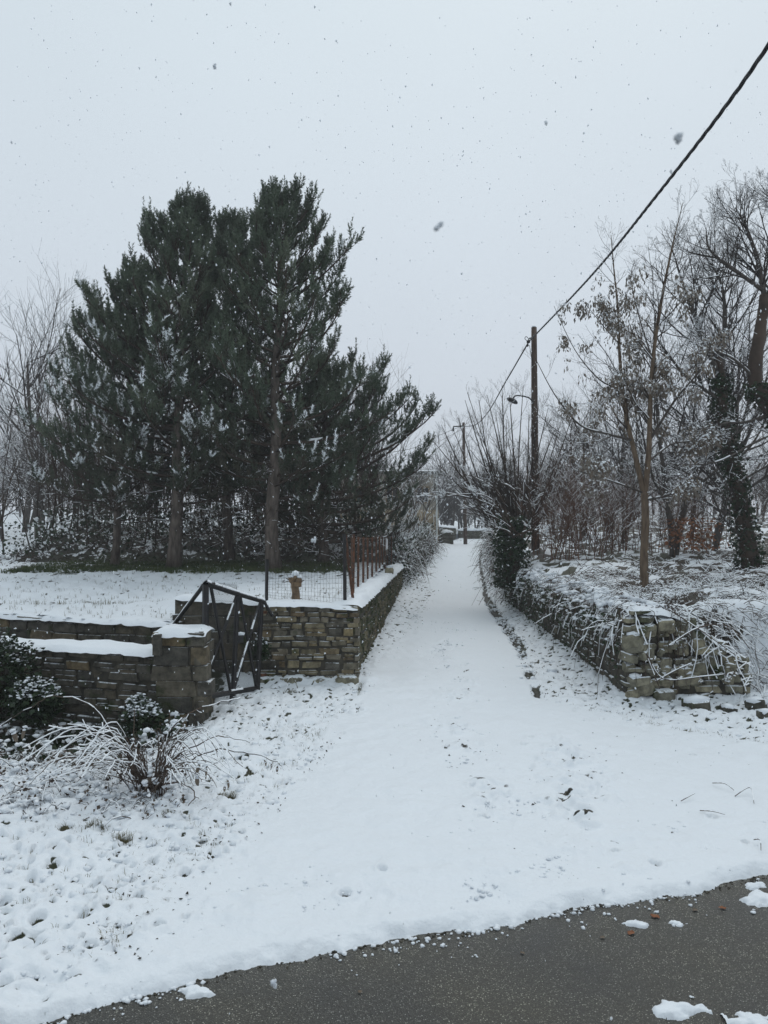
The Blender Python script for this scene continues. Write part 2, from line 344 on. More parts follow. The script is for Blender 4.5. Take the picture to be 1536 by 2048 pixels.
def cards(centers, size, seed=0, droop=0., asp=.6, curl=.25):
    """bent leaves: two quads each, folded along the midrib"""
    r = np.random.RandomState(seed); c = np.asarray(centers, float).reshape(-1, 3); n = len(c)
    a = r.uniform(0, 2*math.pi, n); el = r.uniform(-.6, .6, n) - droop
    d = np.stack([np.cos(a)*np.cos(el), np.sin(a)*np.cos(el), np.sin(el)], 1)
    t = r.normal(size=(n, 3)); s = np.cross(d, t); s /= np.linalg.norm(s, axis=1, keepdims=True); nn = np.cross(s, d)
    L_ = size*r.uniform(.6, 1.3, n)[:, None]; w = L_*asp/2
    base = c; mid = c+d*L_*.5+nn*L_*curl*.3; tip = c+d*L_
    V = np.stack([base, mid-s*w+nn*w*curl, tip, mid+s*w+nn*w*curl], 1).reshape(-1, 3)
    i = np.arange(n)[:, None]*4
    f = np.concatenate([np.concatenate([i, i+1, i+2], 1), np.concatenate([i, i+2, i+3], 1)], 0)
    return V, f
def blobs(centers, radii, seed=0, flat=.6, jit=.25):
    """lumpy little mounds (octahedra split once would be costly: 14-vertex lumps, 24 triangles)"""
    r = np.random.RandomState(seed); c = np.asarray(centers, float).reshape(-1, 3); n = len(c); R = np.asarray(radii, float).reshape(-1, 1, 1)
    base = []
    for k, (z, rr, m) in enumerate(((-.6, .75, 6), (.35, .85, 6))):
        for q in range(m): a = 2*math.pi*(q+.5*k)/m; base.append((rr*math.cos(a), rr*math.sin(a), z))
    base = np.array([(0, 0, -.9)]+base+[(0, 0, 1.)])
    V = base[None]*np.ones((n, 1, 1)) + r.uniform(-jit, jit, (n, len(base), 3)); V[:, :, 2] *= flat
    V = V*R*np.stack([r.uniform(.8, 1.3, n), r.uniform(.8, 1.3, n), np.ones(n)], 1)[:, None] + c[:, None]
    f = []
    for q in range(6):
        a, b_ = 1+q, 1+(q+1) % 6; c_, d_ = 7+q, 7+(q+1) % 6
        f += [(0, b_, a), (a, b_, c_), (b_, d_, c_), (c_, d_, 13)]
    f = np.array(f)[None]+np.arange(n)[:, None, None]*14
    return V.reshape(-1, 3), f.reshape(-1, 3)

# ------------------------------------------------------------------ ground sheets
def sheet(name, material, Y0, Y1, rows, s0, s1, cols, off, hfun, inside, thick=None):
    k = np.arange(rows+1)/rows; Yg = Y0*(Y1/Y0)**k; sg = s0+(s1-s0)*np.arange(cols+1)/cols
    YY, SS = np.meshgrid(Yg, sg, indexing='ij'); XX = SS*(YY+off)
    Z, bare, green, keep = hfun(XX, YY)
    ok = inside(XX, YY) & keep
    fi = ok[:-1, :-1] & ok[1:, :-1] & ok[:-1, 1:] & ok[1:, 1:]
    idx = np.arange(XX.size).reshape(XX.shape)
    q = np.stack([idx[:-1, :-1], idx[:-1, 1:], idx[1:, 1:], idx[1:, :-1]], -1)[fi]
    used = np.zeros(XX.size, bool); used[q.ravel()] = True; remap = np.cumsum(used)-1
    V = np.stack([XX.ravel(), YY.ravel(), Z.ravel()], 1)[used]; q = remap[q]
    me = mesh_np(name, V, q, True)
    for an, arr in (('bare', bare), ('green', green)):
        a = me.attributes.new(an, 'FLOAT', 'POINT'); a.data.foreach_set('value', np.asarray(arr, np.float32).ravel()[used])
    o = link(name, me, material); o['kind'] = 'structure'; return o

# pits where a foot or a tuft has broken the snow: (px, py, radius)
PITS = [(400, 1699, .05), (430, 1702, .035), (482, 1683, .04), (370, 1765, .05), (406, 1756, .04), (172, 1850, .055), (318, 1873, .05), (60, 1897, .07), (30, 1908, .06),
        (276, 1815, .045), (246, 1790, .035), (262, 1748, .04), (176, 1752, .035), (102, 1736, .055), (10, 1818, .05), (246, 1690, .08), (10, 1990, .05), (232, 1730, .03),
        (1132, 1632, .04), (945, 1585, .035), (962, 1645, .035), (1048, 1502, .05), (1062, 1486, .035), (765, 1758, .04), (460, 1608, .07), (340, 1645, .05), (130, 1672, .07),
        (1310, 1745, .05), (1230, 1720, .035), (1490, 1700, .03), (1425, 1650, .05), (1385, 1522, .04), (575, 1575, .04), (600, 1550, .045), (615, 1530, .03), (640, 1510, .04), (690, 1805, .05)]
PITW = []
for (px, py, r_) in PITS:
    Yp = H*F/(py-HZ); PITW.append(((px-CX)/F*Yp, Yp, r_*.72))
for i in range(420):      # small unmarked ones on the rough left verge
    y_ = U(3.6, 9.5); x_ = U(-4.5, float(lane_l(y_))+.1); PITW.append((x_, y_, U(.006, .026)))
for i in range(45):      # bigger hollows in the left foreground
    y_ = U(3.7, 6.6); x_ = U(-.52*y_-.2, float(lane_l(y_))-.1); PITW.append((x_, y_, U(.022, .045)))
for i in range(90):
    y_ = U(6.5, 9.3); x_ = U(float(lane_r(y_))-.2, 6); PITW.append((x_, y_, U(.008, .022)))
def near_detail(X, Y):
    base = ground_h(X, Y)
    ll, lr = lane_l(Y), lane_r(Y)
    wob = (fbm(X, Y, .5, 2, 40)-.5)*.5
    rough = np.clip(sstep(.25, -.35, X-ll+wob) + sstep(-.15, .2, X-lr+wob*.5), 0, 1)
    h = .055 + .012*(fbm(X, Y, .9, 2, 1)-.5)*2 + .010*(fbm(X, Y, .12, 3, 2)-.5)*2 + .012*(fbm(X, Y, .38, 2, 29)-.5)*2
    # rumpled snow beside the lane
    b1 = 1-np.abs(fbm(X, Y, .16, 3, 3)*2-1); b2 = fbm(X, Y, .07, 2, 4)
    h = h + rough*(.066*(b1-.75) + .030*(b2-.5))
    lump = sstep(.52, .72, fbm(X, Y, .22, 2, 6))
    h = h + rough*lump*.020
    # trodden lines up the middle, ridge along the road
    tr = np.exp(-((X-(.35+.06*Y+.15*np.sin(Y*1.3)))/.22)**2)*sstep(5.2, 6.3, Y)*sstep(18, 10, Y)
    tr2 = np.exp(-((X-(1.55+.02*Y+.2*np.sin(Y*.9)))/.30)**2)*sstep(5.0, 5.6, Y)*sstep(8.5, 7, Y)
    redge = road_edge(X); dr = Y-redge
    rid = np.exp(-((dr-.55)/.28)**2)*(.3+.7*sstep(.45, .6, fbm(X, Y, .8, 2, 12)))
    mm = np.clip(tr*.8+tr2+rid*.9, 0, 1)*sstep(.38, .55, fbm(X, Y, .35, 2, 8))
    h = h + mm*(.13*(fbm(X, Y, .09, 2, 7)-.45)+.015); h = h + (1-rough)*.036*(fbm(X, Y, .2, 3, 71)-.5)*sstep(.4, .6, fbm(X, Y, 1.4, 2, 72))
    h = h - .018*mm*sstep(.62, .75, fbm(X, Y, .11, 1, 22))
    bare0 = mm*sstep(.60, .74, fbm(X, Y*1.4, .075, 2, 73))
    # snow piles at the foot of the walls
    fl = sstep(.55, 0, X-wall_l(Y))*sstep(10.2, 10.8, Y) + sstep(-.45, 0, X-wall_r(Y))*sstep(9.3, 9.7, Y)
    h = h + .07*np.clip(fl, 0, 1)
    # bare litter showing
    sp = fbm(X*1.0, Y*1.4, .055, 3, 14)
    dens = .665 - .065*rough*sstep(6, 9.5, Y) + .04*sstep(8, 5, Y) - .03*sstep(10, 14, Y)*rough
    bare = rough*sstep(dens, dens+.1, sp)*1.0 + rough*sstep(.05, .02, h)*.5*0
    fine = fbm(X, Y*1.5, .05, 2, 15)
    lane_speck = sstep(.82, .9, fine)*.6*(1-rough)
    bare = np.clip(bare + bare0*.9 + lane_speck*sstep(.5, .7, fbm(X, Y, 1.2, 1, 16)), 0, 1)
    h = h - .028*bare*rough
    # dark drain line on the right edge of the lane
    g = np.abs(X-lr-.10*(fbm(X*0, Y, .7, 2, 18)-.5)); gut = np.clip(1.5*sstep(.09+.08*sstep(12.5, 14, Y)*sstep(25, 21, Y), .0, g - .07*(fbm(X, Y, .16, 3, 19)-.5)), 0, 1)*sstep(.25, .5, fbm(X, Y, .3, 2, 23)+.4*sstep(12, 13.5, Y))*sstep(9.0, 10.0, Y)*sstep(46, 38, Y)
    gut = gut*sstep(.30, .42, fbm(X*0, Y, .9, 2, 20)+.4*sstep(11, 13, Y))
    h = h - .05*gut; bare = np.maximum(bare, gut)
    for (x_, y_, r_) in PITW:
        w = (np.abs(X[0, 0]) >= 0)
        j0, j1 = np.searchsorted(Y[:, 0], [y_-3.2*r_, y_+3.2*r_])
        if j1 <= j0: continue
        xs = X[j0:j1]; ys = Y[j0:j1]
        d = np.sqrt(((xs-x_)/1.15)**2+((ys-y_)/1.3)**2)/r_ + .5*(fbm(xs, ys, r_*1.2, 2, 33)-.5)
        p = sstep(1.0, .45, d); h[j0:j1] -= np.where(d < 3, p*.038 - .010*np.exp(-((d-1.35)/.35)**2), 0)
        bare[j0:j1] = np.maximum(bare[j0:j1], sstep(.85, .35, d)*(.75 if r_ < .03 else 1))
    # weeds and litter in the ditch by the left wall
    dz = sstep(-1.75, -2.6, X)*sstep(6.4, 7.4, Y)
    h = h + dz*.10*(fbm(X, Y, .3, 3, 25)-.35); bare = np.maximum(bare, dz*sstep(.38, .54, fbm(X, Y, .13, 3, 26)+.25*sstep(7.8, 9, Y)))
    # ragged front edge against the asphalt
    e_ = dr + .10*(fbm(X, Y, .35, 2, 30)-.5) + .07*(fbm(X, Y, .08, 3, 31)-.5)
    th = np.power(np.clip(e_/.085, 0, 1), .62)
    Z = base + h*th + np.where(e_ <= 0, np.maximum(e_, -.05)*.6, 0)
    keep = e_ > -.07
    return Z, bare, np.clip(rough*.5, 0, 1), keep
def near_inside(X, Y):
    left = np.where(Y < 10.9, True, X > wall_l(Y)-.22)
    left &= ~((X < -.5) & (Y > 11.4))
    right = (Y < 9.75) | (X < wall_r(Y)+.22) | ((X > 4.2) & (Y < 10.2))
    return left & right
sheet('ground', 'snow_sheet', 2.2, 88, 900, -.62, .62, 640, 1.4, near_detail, near_inside)

def field_detail(X, Y):
    Z = field_h(X, Y)
    shade = sstep(18.4, 19.6, Y)*sstep(-9.2, -8.3, X)*sstep(22.6, 21, Y)*sstep(-.9, -1.7, X)
    Z = Z + .05*(fbm(X, Y, .5, 3, 51)-.5)*2 + .03*(fbm(X, Y, .15, 2, 52)-.5)*2*sstep(40, 14, Y)
    lump = sstep(.5, .7, fbm(X, Y, .3, 2, 53)); Z = Z + .03*lump
    sp = fbm(X, Y*1.0, .10, 3, 54) + .05*sstep(14, 18.5, Y) + .10*(fbm(X, Y, 1.5, 2, 59)-.5)
    bare = sstep(.66, .80, sp)*.8
    mound = sstep(19.8, 21.0, Y)*sstep(31, 28, Y)*sstep(-11.6, -9.8, X)
    bare = np.maximum(bare, mound*sstep(.36, .58, fbm(X, Y, .25, 3, 56)+.1))
    strip = sstep(16.9, 18.8, Y + 2.4*(fbm(X, Y, .7, 3, 57)-.5))*sstep(21.5, 20.6, Y)*sstep(-9.2, -7.6, X)*sstep(-.4, -1.3, X)
    bare = np.maximum(bare, strip*(.25+.8*fbm(X, Y, .3, 3, 58)))
    return Z, bare, np.clip(strip*1.4, 0, 1), np.ones_like(X, bool)
sheet('field', 'snow_sheet', 10.3, 120, 320, -.72, .16, 300, 2.0, field_detail,
      lambda X, Y: (X < wall_l(Y)-.22) & (Y > field_edge(X)-.03) & ~((Y > 45.7) & (Y < 54) & (X > -2.8)))
def bank_detail(X, Y):
    Z = bank_h(X, Y)
    Z = Z + .12*(fbm(X, Y, .55, 3, 61)-.5)*2 + .05*(fbm(X, Y, .17, 3, 62)-.5)*2
    c = fbm(X, Y*1.2, .3, 3, 63)
    bare = sstep(.49, .60, c + .08*sstep(12, 22, Y) - .06*sstep(12.5, 10, Y)*sstep(4.2, 5, X))
    bare = np.maximum(bare, .8*sstep(.2, .0, X-wall_r(Y))*fbm(X, Y, .2, 2, 65)*1.6)
    return Z, bare, sstep(.5, .7, fbm(X, Y, 2, 2, 64))*.5, np.ones_like(X, bool)
sheet('bank', 'bank_sheet', 9.2, 120, 320, .02, .72, 290, 2.0, bank_detail,
      lambda X, Y: (X > wall_r(Y)+.12) & ((X > 4.35) | (Y > 9.75)))
# asphalt and the land that carries on to the horizon
xs = np.linspace(-14, 14, 57); V = []; f = []
for i, x in enumerate(xs):
    e_ = float(road_edge(x)); V += [(x, -9 + .36*x, .0), (x, e_+.30, .0), (x, e_+.5, -.02), (x, e_+.7, -.03)]
for i in range(len(xs)-1):
    for k in range(3): a = i*4+k; f.append((a, a+4, a+5, a+1))
link('asphalt_road', mesh_np('asphalt_road', V, f), 'asphalt', kind='structure')
def far_z(x, y): return 3.4+.004*(np.hypot(x, y)-100)+2.0*(fbm(x, y, 90, 2, 70)-.5)
r_ = np.concatenate([[0, 40, 60], np.geomspace(100, 900, 12)]); a_ = np.linspace(0, 2*math.pi, 49)
RR, AA = np.meshgrid(r_, a_, indexing='ij'); XX = RR*np.sin(AA); YY = RR*np.cos(AA)
ZZ = np.where(RR < 70, -.6, np.where(YY > 0, far_z(XX, YY), -.3)); idx = np.arange(RR.size).reshape(RR.shape)
q = np.stack([idx[:-1, :-1], idx[:-1, 1:], idx[1:, 1:], idx[1:, :-1]], -1).reshape(-1, 4)
me = mesh_np('hills', np.stack([XX.ravel(), YY.ravel(), ZZ.ravel()], 1), q, True)
link('hills', me, 'snow', kind='structure')

# ------------------------------------------------------------------ air: snow-filled haze
hz = mesh_np('haze', [(x, y, z) for x in (-160, 160) for y in (-20, 135) for z in (-2.6, 16)], [(0, 1, 3, 2), (4, 6, 7, 5), (0, 4, 5, 1), (2, 3, 7, 6), (0, 2, 6, 4), (1, 5, 7, 3)])
m = bpy.data.materials.new('haze_air'); m.use_nodes = True; m.node_tree.nodes.clear(); vo = m.node_tree.nodes.new('ShaderNodeVolumePrincipled'); vo.inputs['Density'].default_value = .0022; vo.inputs['Color'].default_value = (.95, .97, 1, 1)
oo = m.node_tree.nodes.new('ShaderNodeOutputMaterial'); m.node_tree.links.new(vo.outputs[0], oo.inputs['Volume']); M['haze_air'] = m
link('haze', hz, 'haze_air', kind='stuff')

# ------------------------------------------------------------------ masonry
def stone_variant(seed, bev, jit):
    r = random.Random(seed); bm = bmesh.new(); bmesh.ops.create_cube(bm, size=2)
    for v in bm.verts: v.co = Vector([c*(1-r.uniform(0, jit)) for c in v.co])
    bmesh.ops.bevel(bm, geom=bm.edges[:], offset=bev, segments=1, affect='EDGES', profile=.5)
    for v in bm.verts: v.co += Vector([r.uniform(-.05, .05) for _ in range(3)])
    bmesh.ops.triangulate(bm, faces=bm.faces[:])
    me = bpy.data.meshes.new('stone'); bm.to_mesh(me); bm.free(); return me
VAR = {}
def variants(kind, material):
    key = (kind, material)
    if key not in VAR:
        bev, jit = dict(block=(.08, .12), rough=(.13, .24), round=(.34, .38), rubble=(.22, .36))[kind]
        VAR[key] = [stone_variant(100+i, bev, jit) for i in range(9)]
        for me in VAR[key]:
            me.materials.append(M[material])
            for p in me.polygons: p.use_smooth = (kind == 'round')
    return VAR[key]
def ridge(pts, width, thick, seed=0, over=.02, nx=9, step=.06, dip=0.):
    """a bank of snow lying along a wall top; pts = list of (x, y, z)"""
    pts = [Vector(p) for p in pts]; V = []; r = np.random.RandomState(seed); rows = []
    for a, b_ in zip(pts[:-1], pts[1:]):
        n = max(2, int((b_-a).length/step)); rows += [(a.lerp(b_, i/n), (b_-a).normalized()) for i in range(n)]
    rows.append((pts[-1], (pts[-1]-pts[-2]).normalized())); n = len(rows)
    for i, (p, d) in enumerate(rows):
        s = Vector((d.y, -d.x, 0)).normalized(); endf = min(1, (min(i, n-1-i)+.35)/2.2)
        for k in range(nx):
            t = -1+2*k/(nx-1); x = p+s*t*(width/2+over)*(.93+.07*endf)
            prof = (1-abs(t)**4)**.5 if abs(t) < 1 else 0
            nzv = float(fbm(np.array(x.x*1.0+seed), np.array(x.y+x.z), .25, 3, seed+3)); nw = float(fbm(np.array(x.x+seed), np.array(x.y), .09, 2, seed+5))
            x = x + s*t*(nw-.5)*.05
            z = thick*prof*(.15+1.7*nzv)*endf - (1-prof)*(.012+.035*nw)
            V.append((x.x, x.y, x.z+z))
    q = [(i*nx+k, i*nx+k+1, (i+1)*nx+k+1, (i+1)*nx+k) for i in range(n-1) for k in range(nx-1)]
    return mesh_np('snow_cap', V, q, True)
def masonry(name, label, p0, p1, ztop, zbase, side, thick, hr, wr, kind, material, parts_to=1e9, seed=0, cat='wall', root=None, core=True, recess=.018, proud=.02, cap=None, capw=None, jit=1.0, skip=None, zb=None):
    """dry stone wall from p0 to p1; its face looks to `side` (+1 = left of the direction of travel)"""
    r = random.Random(seed); p0 = Vector((*p0, 0)); p1 = Vector((*p1, 0)); d = p1-p0; Ln = d.length; d.normalize()
    n = Vector((-d.y, d.x, 0))*side; rz = math.atan2(d.y, d.x)
    if root is None: root = thing(name, label, cat, (p0.x, p0.y, 0))
    o0 = root.location
    zb = zb or (lambda s: zbase)
    if core:
        m_ = max(2, int(Ln/.5)); V = []; f = []
        for i in range(m_+1):
            s = Ln*i/m_; c = p0+d*s; zt = ztop(s)-.035
            for (q_, z) in ((-recess, zb(s)-.3), (-recess, zt), (-thick, zt), (-thick, zb(s)-.3)): P_ = c+n*q_; V.append((P_.x-o0.x, P_.y-o0.y, z-o0.z))
        for i in range(m_):
            for k in range(4): a = i*4+k; b_ = i*4+(k+1) % 4; f.append((a, b_, b_+4, a+4))
        f += [(0, 1, 2, 3), (m_*4+3, m_*4+2, m_*4+1, m_*4)]
        me = bpy.data.meshes.new('core'); me.from_pydata(V, [], f); me.update(); link('core', me, 'mortar', root)
    vs_ = variants(kind, material); z = zbase-.06; zmax = max(ztop(Ln*i/20) for i in range(21))
    rest = []; count = 0
    while z < zmax-.02:
        hh = r.uniform(*hr); s = -r.uniform(0, .05); zo = 0; ph = r.uniform(0, 6)
        while s < Ln-.03:
            ww = min(r.uniform(*wr), Ln-s+.02)
            if ww < wr[0]*.5: ww = wr[0]*.5
            sc_ = s+ww/2; zt = ztop(min(max(sc_, 0), Ln)); h2 = hh
            if z+hh > zt: h2 = zt-z
            if h2 > hr[0]*.45 and z+h2 > zb(sc_)-.05 and not (skip and skip(sc_, z)):
                sub = 2 if (h2 > hr[0]*1.35 and r.random() < .3) else 1; zo = .018*jit*math.sin(sc_*2.1+ph)
                for k in range(sub):
                    hk = h2/sub; c = p0+d*sc_+n*(proud*r.uniform(-.6, 1.2)-thick*.22)
                    loc = Vector((c.x, c.y, z+hk*(k+.5)+zo+r.uniform(-.008, .008)*jit)); bg_ = 1.13 if kind == 'round' else 1; scl = (bg_*ww/2*r.uniform(.98, 1.05), thick*.24*r.uniform(.92, 1.1), bg_*hk/2*r.uniform(.96, 1.06))
                    rk = 3.2 if kind == 'round' else 1; rot = (r.uniform(-.05, .05)*jit*rk, r.uniform(-.045, .045)*jit*rk, rz+r.uniform(-.05, .05)*jit*rk+(math.pi if r.random() < .5 else 0))
                    if sc_ < parts_to and count < 290:
                        o = bpy.data.objects.new('stone', r.choice(vs_)); C.objects.link(o); o.parent = root
                        o.location = loc-o0; o.rotation_euler = rot; o.scale = scl; count += 1
                    else: rest.append((r.choice(vs_), loc-o0, rot, scl))
            s += ww+r.uniform(.0, .008)
        z += hh+r.uniform(.0, .005)
    if rest:
        Vs = []; Fs = []; off = 0
        cache = {}
        for me, loc, rot, scl in rest:
            if me.name not in cache:
                v = np.empty(len(me.vertices)*3); me.vertices.foreach_get('co', v); t_ = np.empty(len(me.polygons)*3, np.int32); me.loops.foreach_get('vertex_index', t_); cache[me.name] = (v.reshape(-1, 3), t_.reshape(-1, 3))
            v, t_ = cache[me.name]; Rm = np.array(Euler(rot).to_matrix()); Vs.append((v*np.array(scl))@Rm.T+np.array(loc)); Fs.append(t_+off); off += len(v)
        link('stone_rows', mesh_np('stone_rows', np.concatenate(Vs), np.concatenate(Fs)), material, root, kind='stuff')
    if cap:
        m_ = max(2, int(Ln/.6)); pts = []
        for i in range(m_+1): s = Ln*i/m_; c = p0+d*s-n*(thick*.5-.02); pts.append((c.x-o0.x, c.y-o0.y, ztop(s)-.008-o0.z))
        link('snow_cap', ridge(pts, capw or thick, cap, seed, over=.03), 'snow', root)
    return root

# front-left wall, pier, terrace wall
masonry('stone_wall', 'long low dark grey stone wall left of the square pier, topped with a thick white band of snow', (-7.6, 10.25), (-2.55, 8.86), lambda s: .745-.004*s, -.5, -1, .42, (.07, .13), (.14, .44), 'rough', 'stone_grey', seed=3, cap=.05, capw=.44)
pier = masonry('gate_pier', 'square grey stone gate pier with a snowy top beside the black gate', (-2.55, 8.60), (-2.03, 8.60), lambda s: 1.0, -.25, -1, .46, (.17, .24), (.34, .62), 'block', 'stone_grey', seed=5, cat='pier', proud=.008, jit=.3)
masonry('', '', (-2.555, 9.05), (-2.555, 8.62), lambda s: 1.0, -.25, -1, .2, (.17, .24), (.34, .5), 'block', 'stone_grey', seed=6, root=pier, core=False, proud=.008, jit=.3)
masonry('', '', (-2.025, 8.62), (-2.025, 9.05), lambda s: 1.0, -.25, -1, .2, (.17, .24), (.34, .5), 'block', 'stone_grey', seed=7, root=pier, core=False, proud=.008, jit=.3)
o0 = pier.location
link('snow_cap', ridge([(-2.60-o0.x, 8.83, .985) if False else (-2.59-o0.x, 8.83-o0.y, .985), (-1.99-o0.x, 8.83-o0.y, .985)], .5, .06, 9, step=.04), 'snow', pier)
masonry('terrace_wall', 'grey stone terrace wall behind the low snow-topped wall, holding up the snowy field', (-8.5, 12.55), (-2.93, 10.55), lambda s: .84, -.1, -1, .4, (.11, .17), (.25, .6), 'block', 'stone_grey', seed=8, cap=.05)
tw = masonry('terrace_wall', 'taller square-cut grey stone wall seen through the black gate', (-2.95, 10.85), (-1.7, 10.78), lambda s: 1.19-.06*s, -.05, -1, .4, (.17, .25), (.3, .55), 'block', 'stone_grey', seed=9, cap=.04, proud=.008, jit=.5)
# pier-like left end of it
masonry('', '', (-2.95, 11.2), (-2.95, 10.87), lambda s: 1.19, .4, -1, .2, (.17, .25), (.3, .4), 'block', 'stone_grey', seed=19, root=tw, core=False, proud=.008, jit=.5)
cw = masonry('stone_wall', 'coursed wall of tan and grey stones at the lane corner, right of the black gate', (-1.72, 10.60), (-.36, 10.55), lambda s: 1.12-.05*sstep(.5, 1.3, s), .12, -1, .45, (.05, .125), (.10, .33), 'rough', 'stone_tan', seed=12, cap=.035, zb=lambda s: -.1)
vv = variants('round', 'stone_rubble')
for k, (x, z, w, h_) in enumerate(((-1.60, .02, .2, .13), (-1.25, .02, .26, .16), (-.86, -.01, .28, .15), (-.52, .03, .2, .12))):
    o = bpy.data.objects.new('boulder', vv[k % 9]); C.objects.link(o); o.parent = cw; o.location = Vector((x, 10.58, z))-cw.location; o.scale = (w, .2, h_); o.rotation_euler = (0, U(-.1, .1), U(-.1, .1))
masonry('lane_wall', 'mossy stone wall running up the left side of the lane with flat snow on top', (-.36, 10.57), (.62, 25.5), lambda s: 1.10-.016*s, -.05, -1, .42, (.07, .15), (.14, .34), 'rubble', 'stone_moss', parts_to=4.2, seed=15, cap=.07, capw=.46)
# right corner wall: lower courses squared, upper stones rounded and slumped to the right
rc = masonry('stone_wall', 'broken dry stone wall end right of the lane with rounded stones slumping down to the right', (2.98, 9.47), (4.55, 9.55), lambda s: .42-.10*sstep(1.25, 1.6, s), -.08, -1, .5, (.08, .16), (.12, .40), 'rubble', 'stone_rubble', seed=21, cap=None)
up = lambda s: 1.17-.52*sstep(.75, 1.5, s)-.12*sstep(.5, .7, s)
masonry('', '', (3.02, 9.49), (4.5, 9.57), up, .40, -1, .46, (.12, .21), (.14, .36), 'rubble', 'stone_rubble', seed=23, root=rc, core=True, recess=.10, proud=.07, jit=2.6)
rr0 = random.Random(77); fs_ = variants('rubble', 'stone_rubble')     # wedged chips and the odd big stone
for k in range(95):
    s_ = rr0.uniform(.02, 1.5); z_ = rr0.uniform(.0, .98); 
    if z_ > up(s_)-.06: continue
    big_ = rr0.random() < .2; w = rr0.uniform(.07, .13) if big_ else rr0.uniform(.02, .05); o = bpy.data.objects.new('stone', rr0.choice(fs_)); C.objects.link(o); o.parent = rc
    o.location = Vector((3.0+s_, 9.505+s_*.05+(-.03 if big_ else .0)+rr0.uniform(-.02, .02), z_))-rc.location; o.scale = (w*rr0.uniform(.9, 1.5), w, w*rr0.uniform(.6, 1.0)); o.rotation_euler = (rr0.uniform(-.4, .4), rr0.uniform(-.4, .4), rr0.uniform(0, 6))
    if rr0.random() < .4:
        V, f = blobs([(0, 0, 0)], [w*rr0.uniform(.6, 1.0)], k, .4, .25); q_ = link('snow', mesh_np('snow', V, f, True), 'snow', rc); q_.location = o.location+Vector((0, 0, w*.75)); q_['kind'] = 'stuff'
link('snow_cap', ridge([(.02, .24, 1.14), (.5, .25, 1.11), (.85, .27, .97), (1.15, .3, .72), (1.5, .34, .5)], .40, .045, 27, step=.03), 'snow', rc)
masonry('lane_wall', 'dark rubble wall running up the right side of the lane under brambles and ivy', (2.99, 9.66), (3.33, 21.2), lambda s: 1.02-.01*s, -.05, 1, .45, (.08, .15), (.15, .34), 'rubble', 'stone_dark', parts_to=4.0, seed=25)
masonry('lane_wall', 'far dark bank wall on the right where the lane narrows', (3.35, 21.2), (6.9, 50), lambda s: .95+.9*float(sstep(20, 50, 21.2+s)), -.1, 1, .45, (.14, .22), (.3, .5), 'rough', 'stone_dark', parts_to=0, seed=26, zb=lambda s: .9*float(sstep(20, 50, 21.2+s))-.2)

# loose rocks at the foot of the right wall
for k, (px, py, Y, s_, lab) in enumerate(((1392, 1432, 9.05, (.17, .12, .10), 'dark flat-sided rock with thick snow on top at the foot of the broken wall'),
        (1456, 1448, 8.9, (.09, .08, .07), 'small dark rock just right of the flat-sided rock'), (1512, 1432, 9.0, (.13, .11, .10), 'dark rock at the right edge of the verge'),
        (1422, 1465, 8.5, (.06, .05, .045), 'little stump-like rock on the right verge'), (1530, 1452, 8.6, (.10, .09, .08), 'rock half cut off by the right edge of the photo'),
        (1105, 1352, 11.2, (.09, .08, .06), 'small rock with snow against the right lane wall'))):
    p = PX(px, py, Y); gz = float(ground_h(p.x, p.y))
    t = thing('rock', lab, 'rock', (p.x, p.y, gz), group='loose rocks by the right wall')
    o = link('stone', variants('rough', 'stone_dark')[k % 9], None, t); o.scale = s_; o.location = (0, 0, s_[2]*.7); o.rotation_euler = (U(-.2, .2), U(-.2, .2), U(0, 3))
    V, f = blobs([(0, 0, s_[2]*1.5)], [s_[0]*1.0], seed=k, flat=.34, jit=.12); link('snow_cap', mesh_np('snow_cap', V, f, True), 'snow', t)
p = PX(765, 1150, 19.0); t = thing('rock', 'single round stone sitting on the snow of the left lane wall', 'rock', (.18, 19.0, .94))
o = link('stone', variants('round', 'stone_rubble')[2], None, t); o.scale = (.13, .12, .13); o.location = (-.05, 0, .12)
V, f = blobs([(-.05, 0, .235)], [.09], seed=4, flat=.35); link('snow_cap', mesh_np('snow_cap', V, f, True), 'snow', t)

# ------------------------------------------------------------------ black iron gate
g0, g1 = PX(412, 1400, 8.95), PX(522, 1380, 10.15)
gate = thing('iron_gate', 'black iron gate with diagonal braces and wire mesh leaning between pier and tan wall', 'gate', g0)
def bar(name, A, B, w, root, m='black_iron', snow=0):
    o = link(name, bar_mesh(name, Vector(A)-root.location, Vector(B)-root.location, w, w), m, root)
    if snow:
        A2 = Vector(A)-root.location; B2 = Vector(B)-root.location; S = []
        for i in range(9):
            if rnd.random() < snow: a = A2.lerp(B2, i/9); b_ = A2.lerp(B2, (i+1)/9); S.append([a.x, a.y, a.z+w*.55, b_.x, b_.y, b_.z+w*.55, w*U(.3, .5), w*U(.3, .5)])
        if S: tubes('snow', S, 'twig_snow', o, 6, kind='stuff')
    return o
def yg(px): return 8.95+(10.15-8.95)*(px-412)/110
Q = lambda px, py: PX(px, py, yg(px))
bar('stile', Q(411, 1170), Q(411, 1412), .055, gate); bar('stile', Q(475, 1190), Q(466, 1392), .045, gate); bar('stile', Q(523, 1204), Q(515, 1382), .045, gate)
bar('top_rail', Q(413, 1167), Q(477, 1188), .05, gate, snow=.9); bar('top_rail', Q(477, 1188), Q(528, 1203), .045, gate, snow=.9)
bar('bottom_rail', Q(411, 1394), Q(517, 1376), .045, gate, snow=.2)
bar('brace', Q(421, 1170), Q(463, 1392), .035, gate); bar('brace', Q(473, 1192), Q(414, 1352), .03, gate, snow=.55)
bar('brace', Q(480, 1192), Q(512, 1372), .03, gate); bar('brace', Q(520, 1206), Q(468, 1378), .03, gate, snow=.7)
